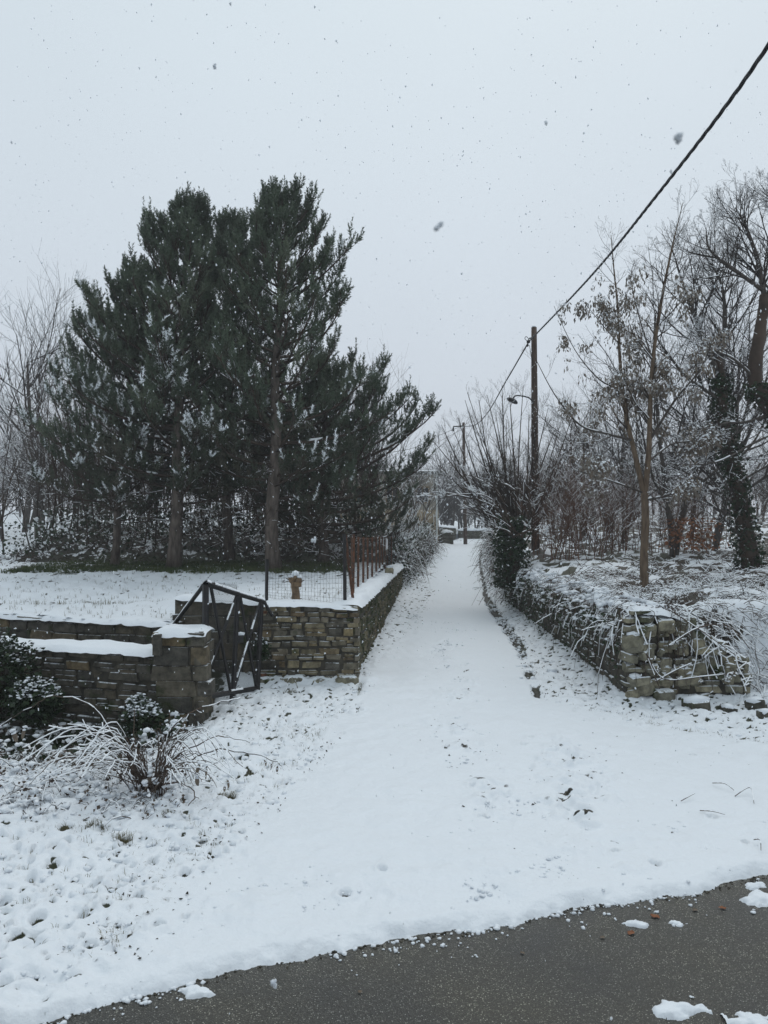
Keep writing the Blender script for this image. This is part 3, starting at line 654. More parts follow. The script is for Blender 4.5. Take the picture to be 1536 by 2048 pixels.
bar('brace', Q(528, 1202), PX(545, 1232, 10.3), .035, gate, snow=.5)
bar('stay', Q(411, 1166), PX(343, 1256, 10.2), .045, gate, snow=.9)
bar('lock_post', Q(463, 1380), Q(462, 1415), .03, gate)
o = link('lock_box', boxes_mesh('lock_box', [(Q(478, 1278)-gate.location, (.10, .05, .09), .8)]), 'black_iron', gate)
V, f = blobs([Q(480, 1268)-gate.location], [.06], flat=.5); link('snow', mesh_np('snow', V, f, True), 'snow', o)
for py in (1225, 1350): link('hinge', boxes_mesh('hinge', [(PX(527, py, 10.28)-gate.location, (.09, .03, .035), .75)]), 'rusty_iron', gate)
S = []; o0 = gate.location
for i in range(64):
    px = 414+i*(475-414)/64; a = Q(px, 1163+(px-412)*.1)-o0; b_ = Q(px-1, 1408)-o0; S.append([*a, *b_, .0013, .0013])
for i in range(12):
    a = Q(414, 1180+i*20)-o0; b_ = Q(476, 1186+i*18)-o0; S.append([*a, *b_, .0013, .0013])
for i in range(26):
    px = 478+i*(520-478)/26; a = Q(px, 1192+(px-478)*.28)-o0; b_ = Q(px-4, 1385)-o0; S.append([*a, *b_, .0013, .0013])
tubes('wire_mesh', S, 'black_iron', gate, 3, kind='stuff')

# ------------------------------------------------------------------ wire fence with rusty posts
fp = [(-.46, 10.72, 1.10)]
fence = thing('wire_fence', 'sagging wire mesh fence with rusty posts along the top of the left lane wall', 'fence', (-.50, 10.75, 1.1))
post_px = [(690, 10.75, 1068, 1203, 'black'), (699, 11.0, 1070, 1196, 'lean'), (706, 11.9, 1069, 0, ''), (724, 13.6, 1068, 0, ''), (738, 15.6, 1067, 0, ''), (750, 17.9, 1066, 0, ''), (758, 20, 1064, 0, ''), (768, 22, 1064, 0, ''), (774, 24, 1062, 0, ''), (780, 26, 1062, 0, ''), (715, 12.7, 1068, 0, ''), (731, 14.6, 1068, 0, ''), (744, 16.7, 1067, 0, ''), (754, 19, 1066, 0, ''), (763, 21, 1064, 0, ''), (785, 28, 1062, 0, '')]
post_px = post_px[:2]+sorted(post_px[2:], key=lambda q: q[1])
def wtop(Y): return 1.05-.014*(Y-10.6)
def fence_x(Y): return float(wall_l(Y))-.30
posts = []
for (px, Y, pt, pb, kind_) in post_px:
    x = fence_x(Y); top = H-(pt-HZ)/F*Y; top = wtop(Y)+min(.98, top-wtop(Y)) if Y > 12 else top
    x = (px-CX)/F*Y if Y < 12 else x
    A = Vector((x, Y, wtop(Y)-.08)); B = Vector((x+(-.06 if kind_ == 'lean' else U(-.01, .01)), Y, top))
    if kind_ == 'lean': A.x += .07
    o = link('post', bar_mesh('post', A-fence.location, B-fence.location, .036 if Y < 11 else .030, .04), 'black_iron' if kind_ == 'black' else 'rusty_iron', fence)
    posts.append((A, B))
A = PX(533, 1203, 10.95); B = PX(534, 1118, 10.95); link('post', bar_mesh('post', A-fence.location, B-fence.location, .035, .04), 'black_iron', fence); back = (A, B)
S = []; o0 = fence.location
def mesh_panel(P0, P1, nx, nz_, sag=0, r_=.0016):
    (a0, b0), (a1, b1) = P0, P1; grid = []
    for i in range(nx+1):
        u = i/nx; lo = a0.lerp(a1, u)+Vector((0, 0, .06)); hi = b0.lerp(b1, u)-Vector((0, 0, .03+sag*math.sin(u*math.pi)))
        grid.append([lo.lerp(hi, k/nz_)+Vector((U(-.004, .004), U(-.01, .01), U(-.004, .004)))-o0 for k in range(nz_+1)])
    for i in range(nx+1):
        for k in range(nz_):
            S.append([*grid[i][k], *grid[i][k+1], r_, r_])
            if i < nx: S.append([*grid[i][k], *grid[i+1][k], r_, r_])
mesh_panel(back, posts[0], 26, 14, .02)
for a, b_ in zip(posts[2:-1], posts[3:]): mesh_panel(a, b_, max(6, int((b_[0]-a[0]).length/.12)), 9, .05, .0022)
mesh_panel(posts[0], posts[2], 12, 10, .03)
tubes('wire_mesh', S, 'fence_wire', fence, 3, kind='stuff')
S = []
for a, b_ in zip(posts[2:-1], posts[3:]):
    for k in (.97,): A = a[0].lerp(a[1], k)-o0; B = b_[0].lerp(b_[1], k)-o0; S.append([*A, *B, .006, .006])
tubes('top_rail', S, 'rusty_iron', fence, 4)

# ------------------------------------------------------------------ growth of bare wood
def grow(S, p, d, Ln, r, lvl, prm, tips=None):
    n = prm['n'][lvl]; wob = prm['wob'][lvl]; up = prm['up'][lvl]; sl = Ln/n; x, y, z = p; dx, dy, dz = d
    kids = prm['kids'][lvl] if lvl < prm['max'] else 0; r0 = r; rand = rnd.random; end = prm['end'][lvl]
    start = prm.get('start', [.25]*5)[lvl]
    for i in range(n):
        dx += (rand()-.5)*wob; dy += (rand()-.5)*wob; dz += (rand()-.5)*wob + up*(1+ (i/n))*.5
        q = 1/math.sqrt(dx*dx+dy*dy+dz*dz+1e-9); dx *= q; dy *= q; dz *= q
        nx_, ny_, nz_ = x+dx*sl, y+dy*sl, z+dz*sl; r1 = r0+(r*end-r0)*0 + (r*(end-1))/n; r1 = max(r1, .0012)
        S.append((x, y, z, nx_, ny_, nz_, r0, r1))
        if kids and (i+1)/n > start:
            c = kids/n/(1-start); k = int(c)+(1 if rand() < c-int(c) else 0)
            for _ in range(k):
                t = rand(); ang = prm['ang'][lvl]*(.7+.6*rand()); az = rand()*6.283
                ux, uy, uz = (-dy, dx, 0) if abs(dz) < .95 else (1, 0, 0)
                l_ = math.sqrt(ux*ux+uy*uy+uz*uz)+1e-9; ux /= l_; uy /= l_; uz /= l_
                vx, vy, vz = dy*uz-dz*uy, dz*ux-dx*uz, dx*uy-dy*ux
                ca, sa = math.cos(ang), math.sin(ang); cz, sz = math.cos(az), math.sin(az)
                kd = (dx*ca+(ux*cz+vx*sz)*sa, dy*ca+(uy*cz+vy*sz)*sa, dz*ca+(uz*cz+vz*sz)*sa)
                frac = (i+t)/n; grow(S, (x+dx*sl*t, y+dy*sl*t, z+dz*sl*t), kd, Ln*prm['len'][lvl]*(1.15-.6*frac)*(.6+.7*rand()), max(r0*prm['rad'][lvl], .0015), lvl+1, prm, tips)
        x, y, z, r0 = nx_, ny_, nz_, r1
    if tips is not None: tips.append((x, y, z, dx, dy, dz, lvl))
def path_segs(pts, r0, r1):
    """smooth path through points as segments"""
    pts = [Vector(p) for p in pts]; out_ = []; n = len(pts)
    dense = []
    for i in range(n-1):
        a = pts[max(i-1, 0)]; b_ = pts[i]; c = pts[i+1]; d = pts[min(i+2, n-1)]
        for k in range(5):
            t = k/5; dense.append(.5*((2*b_)+(-a+c)*t+(2*a-5*b_+4*c-d)*t*t+(-a+3*b_-3*c+d)*t**3))
    dense.append(pts[-1]); m_ = len(dense)
    for i in range(m_-1):
        t0, t1 = i/(m_-1), (i+1)/(m_-1); out_.append((*dense[i], *dense[i+1], r0+(r1-r0)*t0, r0+(r1-r0)*t1))
    return out_
def sprout(S, path, count, Ln, prm, lvl, ang=.9, rk=.5, f0=.15, tips=None, bias=(0, 0, 0)):
    for _ in range(count):
        f_ = f0+(1-f0)*rnd.random(); s = path[min(len(path)-1, int(f_*len(path)))]
        d = Vector((s[3]-s[0], s[4]-s[1], s[5]-s[2])).normalized()
        t = d.orthogonal().normalized(); t.rotate(Matrix.Rotation(U(0, 6.283), 3, d)); a = ang*U(.7, 1.3)
        k = (d*math.cos(a)+t*math.sin(a)+Vector(bias)).normalized()
        grow(S, s[:3], tuple(k), Ln*(1.2-.7*f_)*U(.6, 1.2), max(.003, s[6]*rk), lvl, prm, tips)

PRM_TREE = dict(max=3, n=[8, 6, 5, 3, 3], wob=[.25, .35, .4, .45, .4], up=[.05, .12, .12, .10, .1], kids=[11, 8, 6, 0, 0], ang=[.8, .75, .7, .65, .6], len=[.6, .55, .5, .5, .5], rad=[.5, .5, .5, .55, .6], end=[.35, .35, .35, .4, .5])
PRM_TWIG = dict(max=3, n=[5, 4, 3, 2], wob=[.22, .35, .4, .4], up=[.08, .12, .12, .1], kids=[5, 4, 3, 0], ang=[.7, .7, .65, .6], len=[.6, .55, .5, .5], rad=[.55, .55, .6, .6], end=[.35, .35, .4, .5])

def local(S, o): 
    S = np.asarray(S, float).reshape(-1, 8).copy(); o = np.array(o); S[:, :3] -= o; S[:, 3:6] -= o; return S
def leaves_obj(name, pts, size, material, parent, seed=0, droop=0, asp=.6, kind='stuff'):
    V, f = cards(pts, size, seed, droop, asp); return link(name, mesh_np(name, V, f), material, parent, kind=kind)

# ------------------------------------------------------------------ pines
def pine(label, px, Y, top_py, radius, crown0, nbranch, seed, lean=0., bias=0., shoots_mul=1., group='pines on the field', snowy=.25, needles=36, tw_=.13):
    global rnd
    rnd = random.Random(seed); r = np.random.RandomState(seed)
    x0 = (px-CX)/F*Y; z0 = float(field_h(x0, Y))-.05; Ht = H-(top_py-HZ)/F*Y-z0-.62
    root = thing('pine_tree', label, 'tree', (x0, Y, z0), group=group)
    n = 12; tp = [Vector((lean*(i/n)**1.4*Ht*.1+.04*math.sin(i*1.3+seed), .05*math.cos(i*1.1), Ht*.97*i/n)) for i in range(n+1)]
    tr = [tw_*(1-i/n)**.8+.02 for i in range(n+1)]; tr[0] *= 1.25
    loft_obj('trunk', tp, tr, 'bark_pine', root, 12, .07, seed)
    def trunk_at(z):
        f_ = min(max(z/(Ht*.97), 0), .999)*n; i = int(f_); return tp[i].lerp(tp[i+1], f_-i)
    S = []; sh = []        # shoots: x y z dx dy dz len
    for b_ in range(nbranch):
        u = (b_+rnd.random())/nbranch; u = u**.85
        z = Ht*(crown0+(.985-crown0)*u); c = trunk_at(z)
        prof = (1-u)**.5*(.70+.42*min(1, u*4)) if u > .12 else .66+.9*u
        Lb = radius*max(prof, .15)*U(.66, 1.10)
        az = b_*2.39996+U(-.35, .35); ca, sa = math.cos(az), math.sin(az)
        Lb *= 1+bias*ca
        el = -.10+.75*u**1.4+U(-.10, .14); d = Vector((ca*math.cos(el), sa*math.cos(el), math.sin(el)))
        nseg = 8; p = c.copy(); rb = .012+.018*Lb
        for i in range(nseg):
            d = (d+Vector((U(-.12, .12), U(-.12, .12), .06+.05*i/nseg*(1+u)))).normalized(); q = p+d*Lb/nseg
            t = (i+1)/nseg; ra = rb*(1-.85*(t-1/nseg)); rb2 = rb*(1-.85*t); S.append((*p, *q, ra, rb2))
            dens = (1.2+3.6*t)*(.7+.18*Lb) if t > .25 else .6
            kk = int(dens)+(rnd.random() < dens-int(dens))
            for _ in range(kk):
                side = rnd.choice((-1, 1)); a = side*U(.45, 1.0); w = Vector((d.x*math.cos(a)-d.y*math.sin(a), d.x*math.sin(a)+d.y*math.cos(a), d.z+U(-.25, .45))).normalized()
                L2 = (.28+.36*Lb*(1-t)*.55+.10)*U(.6, 1.2); o = p.lerp(q, rnd.random()); m_ = 3; pp = o
                for k in range(m_):
                    w = (w+Vector((U(-.15, .15), U(-.15, .15), .17))).normalized(); qq = pp+w*L2/m_; S.append((*pp, *qq, .009-.002*k, .007-.002*k))
                    if k > 0 or rnd.random() < .45:
                        for _ in range(2 if k else 1):
                            v = (w*.6+Vector((U(-.75, .75), U(-.75, .75), U(.25, 1.1+.4*u)))).normalized()
                            sh.append((*qq, *v, U(.14, .24)))
                    pp = qq
                sh.append((*pp, *(w+Vector((0, 0, .9+.6*u))).normalized(), U(.2, .32)))
            p = q
        sh.append((*p, *(d+Vector((0, 0, .9))).normalized(), U(.24, .36)))
    for k in range(7):   # leader candles
        sh.append((*(tp[-1]+Vector((U(-.1, .1), U(-.1, .1), U(-.3, .05)))), *Vector((U(-.35, .35), U(-.35, .35), 1)).normalized(), U(.25, .36)))
    # dead lower twigs
    for k in range(26):
        z = Ht*U(crown0*.45, crown0+.15); c = trunk_at(z); a = U(0, 6.283)
        grow(S, tuple(c), (math.cos(a), math.sin(a), U(-.35, .15)), radius*U(.3, .75), .013, 1, dict(PRM_TWIG, max=3, kids=[0, 7, 3, 0], up=[0, -.02, 0, 0]))
    tubes('branches', S, 'twig_dark', root, 3)
    sh = np.array(sh); 
    sh = sh[r.rand(len(sh)) < .47*shoots_mul]; sh[:, 6] *= 1.25
    N = needles; ns = len(sh); d = sh[:, None, 3:6]; Lh = sh[:, None, 6:7]
    t = np.linspace(0.0, 1.0, N)[None, :, None]; t = np.clip(t+r.uniform(-.05, .05, (ns, N, 1)), 0, 1)
    rad = r.normal(size=(ns, N, 3)); rad -= (rad*d).sum(2, keepdims=True)*d; rad /= np.linalg.norm(rad, axis=2, keepdims=True)+1e-9
    nd = d*(.45+.75*t)+rad*.95; nd /= np.linalg.norm(nd, axis=2, keepdims=True)
    base = sh[:, None, :3]+d*Lh*t; ln = r.uniform(.07, .115, (ns, N, 1))*(1.05-.45*t)
    sd_ = np.cross(nd, r.normal(size=(ns, N, 3))); sd_ /= np.linalg.norm(sd_, axis=2, keepdims=True); w = .0105
    V = np.stack([base-sd_*w, base+sd_*w, base+nd*ln], 2).reshape(-1, 3)
    # frosted shoots: their upper needles carry snow
    pr = snowy*np.clip(1.3-1.6*(sh[:, 2]/Ht), .08, 1.2)*np.where(np.abs(sh[:, 5]) < .8, 1.3, .5)
    pr = pr*(.15+2.2*sstep(.45, .68, fbm(sh[:, 0]+sh[:, 1]+x0, sh[:, 2], .42, 2, 77)))*np.clip(.6-sh[:, 1]*.5, .05, 1.6)*sstep(.35, .75, np.hypot(sh[:, 0], sh[:, 1])/radius)
    fro = (r.rand(ns) < pr)[:, None] & (nd[:, :, 2]+r.uniform(-.3, .3, (ns, N)) > .18) & (t[:, :, 0]+0*nd[:, :, 2] > .15)
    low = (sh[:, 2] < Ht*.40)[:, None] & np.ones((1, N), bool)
    V4 = V.reshape(ns, N, 3, 3)
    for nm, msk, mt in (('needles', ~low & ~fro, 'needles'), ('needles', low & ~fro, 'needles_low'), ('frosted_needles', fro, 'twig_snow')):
        if msk.any(): VV = V4[msk].reshape(-1, 3); link(nm, mesh_np(nm, VV, np.arange(len(VV)).reshape(-1, 3)), mt, root, kind='stuff')
    # snow resting on the shoots, mostly on the outer, flatter ones below the top
    T = snow_on(S, .08, .006, .9, .75, seed=seed)
    tubes('snow', T, 'twig_snow', root, 4, kind='stuff')
    return root
pine('leftmost pine with snow on its left-hand branches, thin trunk', 228, 19.6, 530, 2.35, .17, 74, 31, lean=1.1, bias=-.1, snowy=1.0, tw_=.085)
pine('tall broad pine in the middle of the clump, sturdy bare lower trunk', 350, 18.9, 388, 2.75, .18, 96, 36, lean=.35, bias=-.12, snowy=.6, tw_=.15)
pine('slim pine partly hidden between the two tallest pines', 455, 20.8, 412, 2.0, .14, 60, 33, lean=.2, snowy=.3, tw_=.12)
pine('tallest pine, its pointed top standing highest above the lane corner', 545, 18.4, 362, 2.85, .19, 84, 34, lean=.25, bias=.12, snowy=.3, tw_=.155, shoots_mul=.82)
pine('low wide pine at the right of the clump reaching out towards the lane', 645, 20.5, 735, 3.3, .12, 62, 38, lean=.2, bias=.22, snowy=.35, tw_=.13, shoots_mul=.85)
rnd = random.Random(99)

# ------------------------------------------------------------------ bare trees
def bare_tree(name, label, loc, Ht, seed, prm=PRM_TREE, r0=.11, bark='bark_grey', twig='twig_grey', snow=.75, group=None, stems=1, spread=.15, trunk_frac=.25, rz=0, cat='tree', rmin=.006):
    global rnd
    keep = rnd; rnd = random.Random(seed)
    root = thing(name, label, cat, loc, rz, group); S = []; TP = []
    for s in range(stems):
        a = U(0, 6.283); d = Vector((math.cos(a)*spread*U(.3, 1.3), math.sin(a)*spread*U(.3, 1.3), 1)).normalized()
        st = len(S); p2 = dict(prm); p2['start'] = [trunk_frac]*5
        grow(S, (U(-.1, .1)*(stems > 1), U(-.1, .1)*(stems > 1), -.05), tuple(d), Ht*U(.8, 1.02), r0*U(.7, 1.05) if stems > 1 else r0, 0, p2)
    S = np.array(S); big = S[:, 6] > r0*.30
    T = S[big]; tubes('trunk', T, bark, root, 7); tubes('branches', S[~big], twig, root, 3)
    tubes('snow', snow_on(S, snow, rmin, .9, .86, seed=seed), 'twig_snow', root, 3, kind='stuff')
    rnd = keep; return root
def copy_tree(o, loc, rz, scale, label, group=None):
    c = o.copy(); C.objects.link(c); c.location = loc; c.rotation_euler = (0, 0, rz); c.scale = scale; c['label'] = label
    if group: c['group'] = group
    for ch in o.children:
        k = ch.copy(); C.objects.link(k); k.parent = c
        for g_ in ch.children: q_ = g_.copy(); C.objects.link(q_); q_.parent = k
    return c

# left edge tree with spread snowy limbs
P_FAN = dict(max=3, n=[7, 8, 6, 4, 3], wob=[.15, .25, .3, .3, .3], up=[.02, .13, .16, .16, .1], kids=[12, 10, 7, 0, 0], ang=[1.0, .7, .6, .55, .5], len=[.75, .55, .6, .5, .5], rad=[.5, .5, .55, .6, .6], end=[.3, .3, .35, .4, .5])
p = PX(77, 1082, 31); lz = float(field_h(p.x, 31))
bare_tree('bare_tree', 'leafless tree with wide snow-laden limbs at the left edge of the field', (p.x, 31, lz), 7.6, 41, P_FAN, r0=.15, snow=.75, trunk_frac=.2, rmin=.013)

# two background trees as patterns, then copies
GB = 'hazy leafless trees of the wood behind'
base_a = bare_tree('bare_tree', 'leafless tree far left behind the snowy field, at the very edge', (-16.8, 36, float(field_h(-16.8, 36))), 8.4, 43, dict(PRM_TREE, kids=[10, 7, 4, 0, 0]), r0=.14, snow=.3, group=GB, rmin=.010)
base_b = bare_tree('bare_tree', 'leafless many-stemmed tree behind the left edge tree', (-12.5, 40, float(field_h(-12.5, 40))), 7.6, 44, dict(P_FAN, kids=[10, 7, 5, 0, 0]), r0=.13, snow=3, group=GB, rmin=.010)
base_c = bare_tree('bare_tree', 'leafless grey tree behind the red-brown shrubs right of the wooden pole', (8.8, 30, float(bank_h(8.8, 30))), 5.6, 45, PRM_TREE, r0=.10, snow=.3, group=GB, stems=3, spread=.35, rmin=.010)
rb = random.Random(5)
spots = []
for i in range(26):
    Y = rb.uniform(29, 60); spots.append((rb.uniform(-.60, -.37)*Y, Y, 'L'))
for i in range(10):
    Y = rb.uniform(32, 60); spots.append((rb.uniform(-.38, -.02)*Y, Y, 'M'))
for i in range(30):
    Y = rb.uniform(26, 62); spots.append((rb.uniform(.20, .60)*Y, Y, 'R'))
for i in range(12):
    Y = rb.uniform(67, 88); spots.append((rb.uniform(.05, .19)*Y, Y, 'F'))
near_w = {'L': 'on the left beyond the snowy field', 'M': 'behind the pine clump', 'R': 'on the right bank behind the ivy tree', 'F': 'beyond the far end of the lane'}
adj = ['slender', 'stout', 'leaning', 'low-crowned', 'bushy', 'tall', 'narrow', 'open-crowned', 'crooked', 'short']
for i, (x, Y, w) in enumerate(sorted(spots, key=lambda s: s[1])):
    src = rb.choice((base_a, base_b, base_c)); sc_ = rb.uniform(.62, 1.0)*(.8 if w == 'R' else 1)*(1.05 if w == 'F' else 1)
    if w in 'RM': sc_ *= .9
    zz = float(bank_h(x, Y)) if x > float(wall_r(Y)) else float(field_h(x, Y))
    if float(wall_l(Y))-.5 < x < float(wall_r(Y))+.5 and Y < 62: x = float(wall_r(Y))+1.2+rb.random(); zz = float(bank_h(x, Y))
    copy_tree(src, (x, Y, zz-.1), rb.uniform(0, 6.28), (sc_, sc_, sc_*rb.uniform(.85, 1.15)), 'leafless hazy woodland tree '+near_w[w]+('' if w in 'M' else (', among the nearer ones' if Y < (42 if w in 'LR' else 76) else ', among the farther ones')), GB+' '+near_w[w])

# the far wood closes the horizon as one grey-brown mass
keep_ = rnd; rnd = random.Random(404); S = []; PW = dict(max=2, n=[5, 3, 2], wob=[.2, .3, .35], up=[.05, .12, .1], kids=[10, 5, 0], ang=[.7, .6, .6], len=[.5, .5, .5], rad=[.4, .5, .6], end=[.3, .3, .5])
for k in range(210):
    Y = U(62, 115); x = U(-.66, .66)*Y
    if float(wall_l(Y))-.5 < x < float(wall_r(Y))+.5 and Y < 68: continue
    z = float(bank_h(x, Y)) if x > float(wall_r(Y)) else float(field_h(x, Y))
    grow(S, (x, Y, z-.2), (U(-.15, .15), U(-.1, .1), 1), U(5, 9.5)*(.72 if x > 0 else 1), U(.09, .16), 0, PW)
for k in range(75):
    Y = U(67.5, 76); grow(S, (U(3.5, 15), Y, 1.2), (U(-.2, .2), U(-.1, .1), 1), U(2.5, 6.5), .05, 0, dict(PW, kids=[12, 5, 0]))
S = np.array(S); S[:, 6:] = np.maximum(S[:, 6:], .014)
o = tubes('far_wood', S, 'twig_grey', None, 3, kind='stuff'); tag(o, 'far grey-brown wood closing the horizon on both sides of the lane', 'wood')
rnd = keep_
# ---- right bank: slim brown tree with two leaders and hanging dead leaves
rnd = random.Random(61); Yt = 13.0
tr1 = thing('slim_tree', 'slim brown young tree with two leaders on the right bank, dead leaves hanging', 'tree', PX(1290, 1186, Yt))
o0 = tr1.location
trunk = [PX(1290, 1190, 13), PX(1288, 1120, 13), PX(1291, 1050, 13), PX(1289, 985, 13)]
tp = [Vector(s[:3]) for s in path_segs(trunk, 1, 1)]+[trunk[-1]]; m_ = len(tp)
loft_obj('trunk', tp, [(.088 if i == 0 else .074-.012*i/m_) for i in range(m_)], 'bark_brown', tr1, 10, .05, 3, origin=o0)
lead = [([(1289, 990, 13), (1268, 900, 13), (1252, 830, 13.1), (1240, 720, 13.2), (1236, 620, 13.2), (1228, 540, 13.2), (1222, 470, 13.1)], .05, .005, 24, .75),
        ([(1290, 990, 13), (1298, 900, 12.9), (1301, 800, 12.9), (1308, 700, 12.9), (1325, 590, 12.9), (1340, 515, 12.9), (1350, 470, 12.8), (1366, 405, 12.8)], .052, .004, 30, .8),
        ([(1262, 880, 13), (1215, 868, 12.8), (1160, 850, 12.6), (1110, 790, 12.4), (1070, 715, 12.3)], .024, .004, 12, .6),
        ([(1285, 985, 13), (1240, 968, 12.6), (1190, 952, 12.3), (1150, 940, 12.1)], .018, .004, 9, .5),
        ([(1300, 880, 12.9), (1350, 800, 12.6), (1400, 740, 12.4), (1425, 680, 12.3)], .026, .005, 11, .6),
        ([(1292, 1000, 13), (1330, 992, 12.7), (1385, 975, 12.4)], .02, .006, 5, .4),
        ([(1245, 780, 13.1), (1200, 760, 12.9), (1150, 700, 12.8), (1108, 612, 12.8)], .016, .003, 8, .4),
        ([(1240, 690, 13.2), (1205, 650, 13), (1165, 600, 12.9)], .012, .003, 7, .4), ([(1300, 800, 12.9), (1260, 760, 13), (1225, 740, 13)], .014, .004, 7, .45),
        ([(1305, 720, 12.9), (1280, 640, 12.9), (1262, 560, 12.8), (1270, 520, 12.8)], .014, .003, 6, .4),
        ([(1290, 930, 12.9), (1340, 890, 13.4), (1390, 880, 13.6), (1430, 860, 13.8)], .02, .004, 8, .5)]
S = []; tips = []; TK = []
P3 = dict(max=3, n=[6, 6, 4, 3], wob=[.2, .32, .35, .35], up=[.08, .16, .14, .1], kids=[6, 4, 3, 0], ang=[.7, .75, .7, .6], len=[.6, .55, .55, .5], rad=[.5, .55, .6, .6], end=[.35, .35, .4, .5])
for pts, ra, rb_, cnt, Ln in lead:
    pt = path_segs([PX(*q)-o0 for q in pts], ra, rb_); TK += pt; tubes('limb', pt, 'bark_brown' if ra > .04 else 'bark_grey', tr1, 7); sprout(S, pt, cnt, Ln, P3, 1, .95, .45, .2, tips, bias=(0, 0, .25))
tubes('branches', S, 'twig_dark', tr1, 3)
tubes('snow', np.concatenate([snow_on(S, .45, .005, .9, .8, seed=5), snow_on(TK, .8, .008, .8, .75, seed=6)]), 'twig_snow', tr1, 4, kind='stuff')
tp_ = np.array(tips)[:, :3]; tw3 = tp_+np.array(o0); tp_ = tp_[(tw3[:, 2] < 6.7-.35*np.abs(np.sin(tw3[:, 0]*5))) & (tw3[:, 0]/tw3[:, 1]*F+CX > 1125)]; k = rnd.sample(range(len(tp_)), min(len(tp_), 900)); c = tp_[k]
# leaves hang in loose bunches
bun = []
for q in c:
    w = float(fbm(np.array(q[0]), np.array(q[2]), .7, 2, 3))
    if w > .43:
        for _ in range(int(3+14*(w-.38)*2)): bun.append((q[0]+U(-.09, .09), q[1]+U(-.09, .09), q[2]+U(-.16, .02)))
bun = np.array(bun); hlf = len(bun)//2
leaves_obj('dead_leaves', bun[:hlf], .085, 'seed_leaf', tr1, 3, 1.1, .38); leaves_obj('dead_leaves', bun[hlf:], .075, 'dead_leaf', tr1, 4, 1.2, .4)
V, f = cards(bun[::3]+np.array([0, 0, .03]), .05, 9, .2, .7); link('leaf_snow', mesh_np('leaf_snow', V, f), 'twig_snow', tr1, kind='stuff')

# ---- ivy-clad leaning tree
def ivy_tree(label, name, trunk, ra, rb_, limbs, seed, ivy_to=.8, n_ivy=2600, prm=PRM_TWIG, snow=.30, spread=.10, Lk=1.0, cat='tree'):
    global rnd
    rnd = random.Random(seed); base = PX(*trunk[0]); root = thing(name, label, cat, base)
    pts = [PX(*q)-base for q in trunk]; ps = path_segs(pts, ra, rb_); tp = [Vector(s[:3]) for s in ps]+[pts[-1]]; m_ = len(tp)
    loft_obj('trunk', tp, [ra+(rb_-ra)*i/(m_-1)*(1.0) for i in range(m_)], 'twig_dark', root, 9, .10, seed)
    S = []; TK = []; tips = []
    for pts_, r0_, r1_, cnt, Ln in limbs:
        pt = path_segs([PX(*q)-base for q in pts_], r0_, r1_); TK += pt; tubes('limb', pt, 'bark_grey', root, 6); sprout(S, pt, cnt, Ln*Lk, prm, 0, .85, .5, .12, tips, bias=(0, 0, .3))
    if TK: pass
    if S: tubes('branches', S, 'twig_grey', root, 3)
    SS = [snow_on(x_, snow, .006, .9, .82, seed=seed) for x_ in (S, TK) if len(x_)]
    if SS: tubes('snow', np.concatenate(SS), 'twig_snow', root, 3, kind='stuff')
    r = np.random.RandomState(seed); c = []
    for i in range(n_ivy):
        f_ = r.rand()*ivy_to; q = tp[int(f_*(m_-1))].lerp(tp[min(m_-1, int(f_*(m_-1))+1)], r.rand()); a = r.uniform(0, 6.283)
        clump = .5+1.2*float(fbm(np.array(q.z*1.0), np.array(a), .5, 2, seed)); rr = (ra*(1-f_)+rb_*f_)+spread*clump*r.rand()
        c.append((q.x+math.cos(a)*rr, q.y+math.sin(a)*rr, q.z+r.uniform(-.06, .06)))
    if n_ivy:
        leaves_obj('ivy', c, .085, 'ivy_leaf', root, seed, .5, .8)
        c2 = np.array(c)[r.rand(len(c)) < .06]+np.array([0, -.02, .02]); V, f = cards(c2, .055, seed+1, .2, .8); link('ivy_snow', mesh_np('ivy_snow', V, f), 'twig_snow', root, kind='stuff')
    return root
ivy_tree('dark ivy-clad leaning tree on the right bank behind the slim brown tree', 'ivy_tree',
    [(1508, 1165, 16.8), (1490, 1060, 16.8), (1470, 950, 16.8), (1448, 850, 16.8), (1440, 750, 16.8), (1425, 700, 16.8)], .21, .09,
    [([(1440, 760, 16.8), (1400, 660, 16.6), (1370, 580, 16.4), (1345, 500, 16.3)], .07, .01, 20, 1.5), ([(1442, 740, 16.8), (1450, 640, 16.9), (1440, 560, 17), (1400, 500, 17)], .07, .01, 20, 1.4),
     ([(1445, 800, 16.8), (1380, 760, 16.5), (1330, 700, 16.2), (1290, 640, 16)], .05, .008, 15, 1.2), ([(1450, 850, 16.8), (1500, 760, 17.2), (1530, 700, 17.4)], .05, .01, 13, 1.2),
     ([(1455, 900, 16.8), (1400, 880, 16.4), (1340, 870, 16), (1300, 830, 15.8)], .04, .008, 11, 1.0), ([(1465, 930, 16.8), (1510, 880, 17), (1550, 800, 17.2)], .04, .01, 9, 1.0),
     ([(1480, 1010, 16.8), (1430, 940, 16.5), (1400, 930, 16.3), (1350, 960, 16)], .035, .008, 9, 1.0), ([(1492, 1080, 16.8), (1450, 1040, 16.4), (1420, 980, 16.2)], .04, .01, 7, .9)], 71, n_ivy=2300, spread=.12)
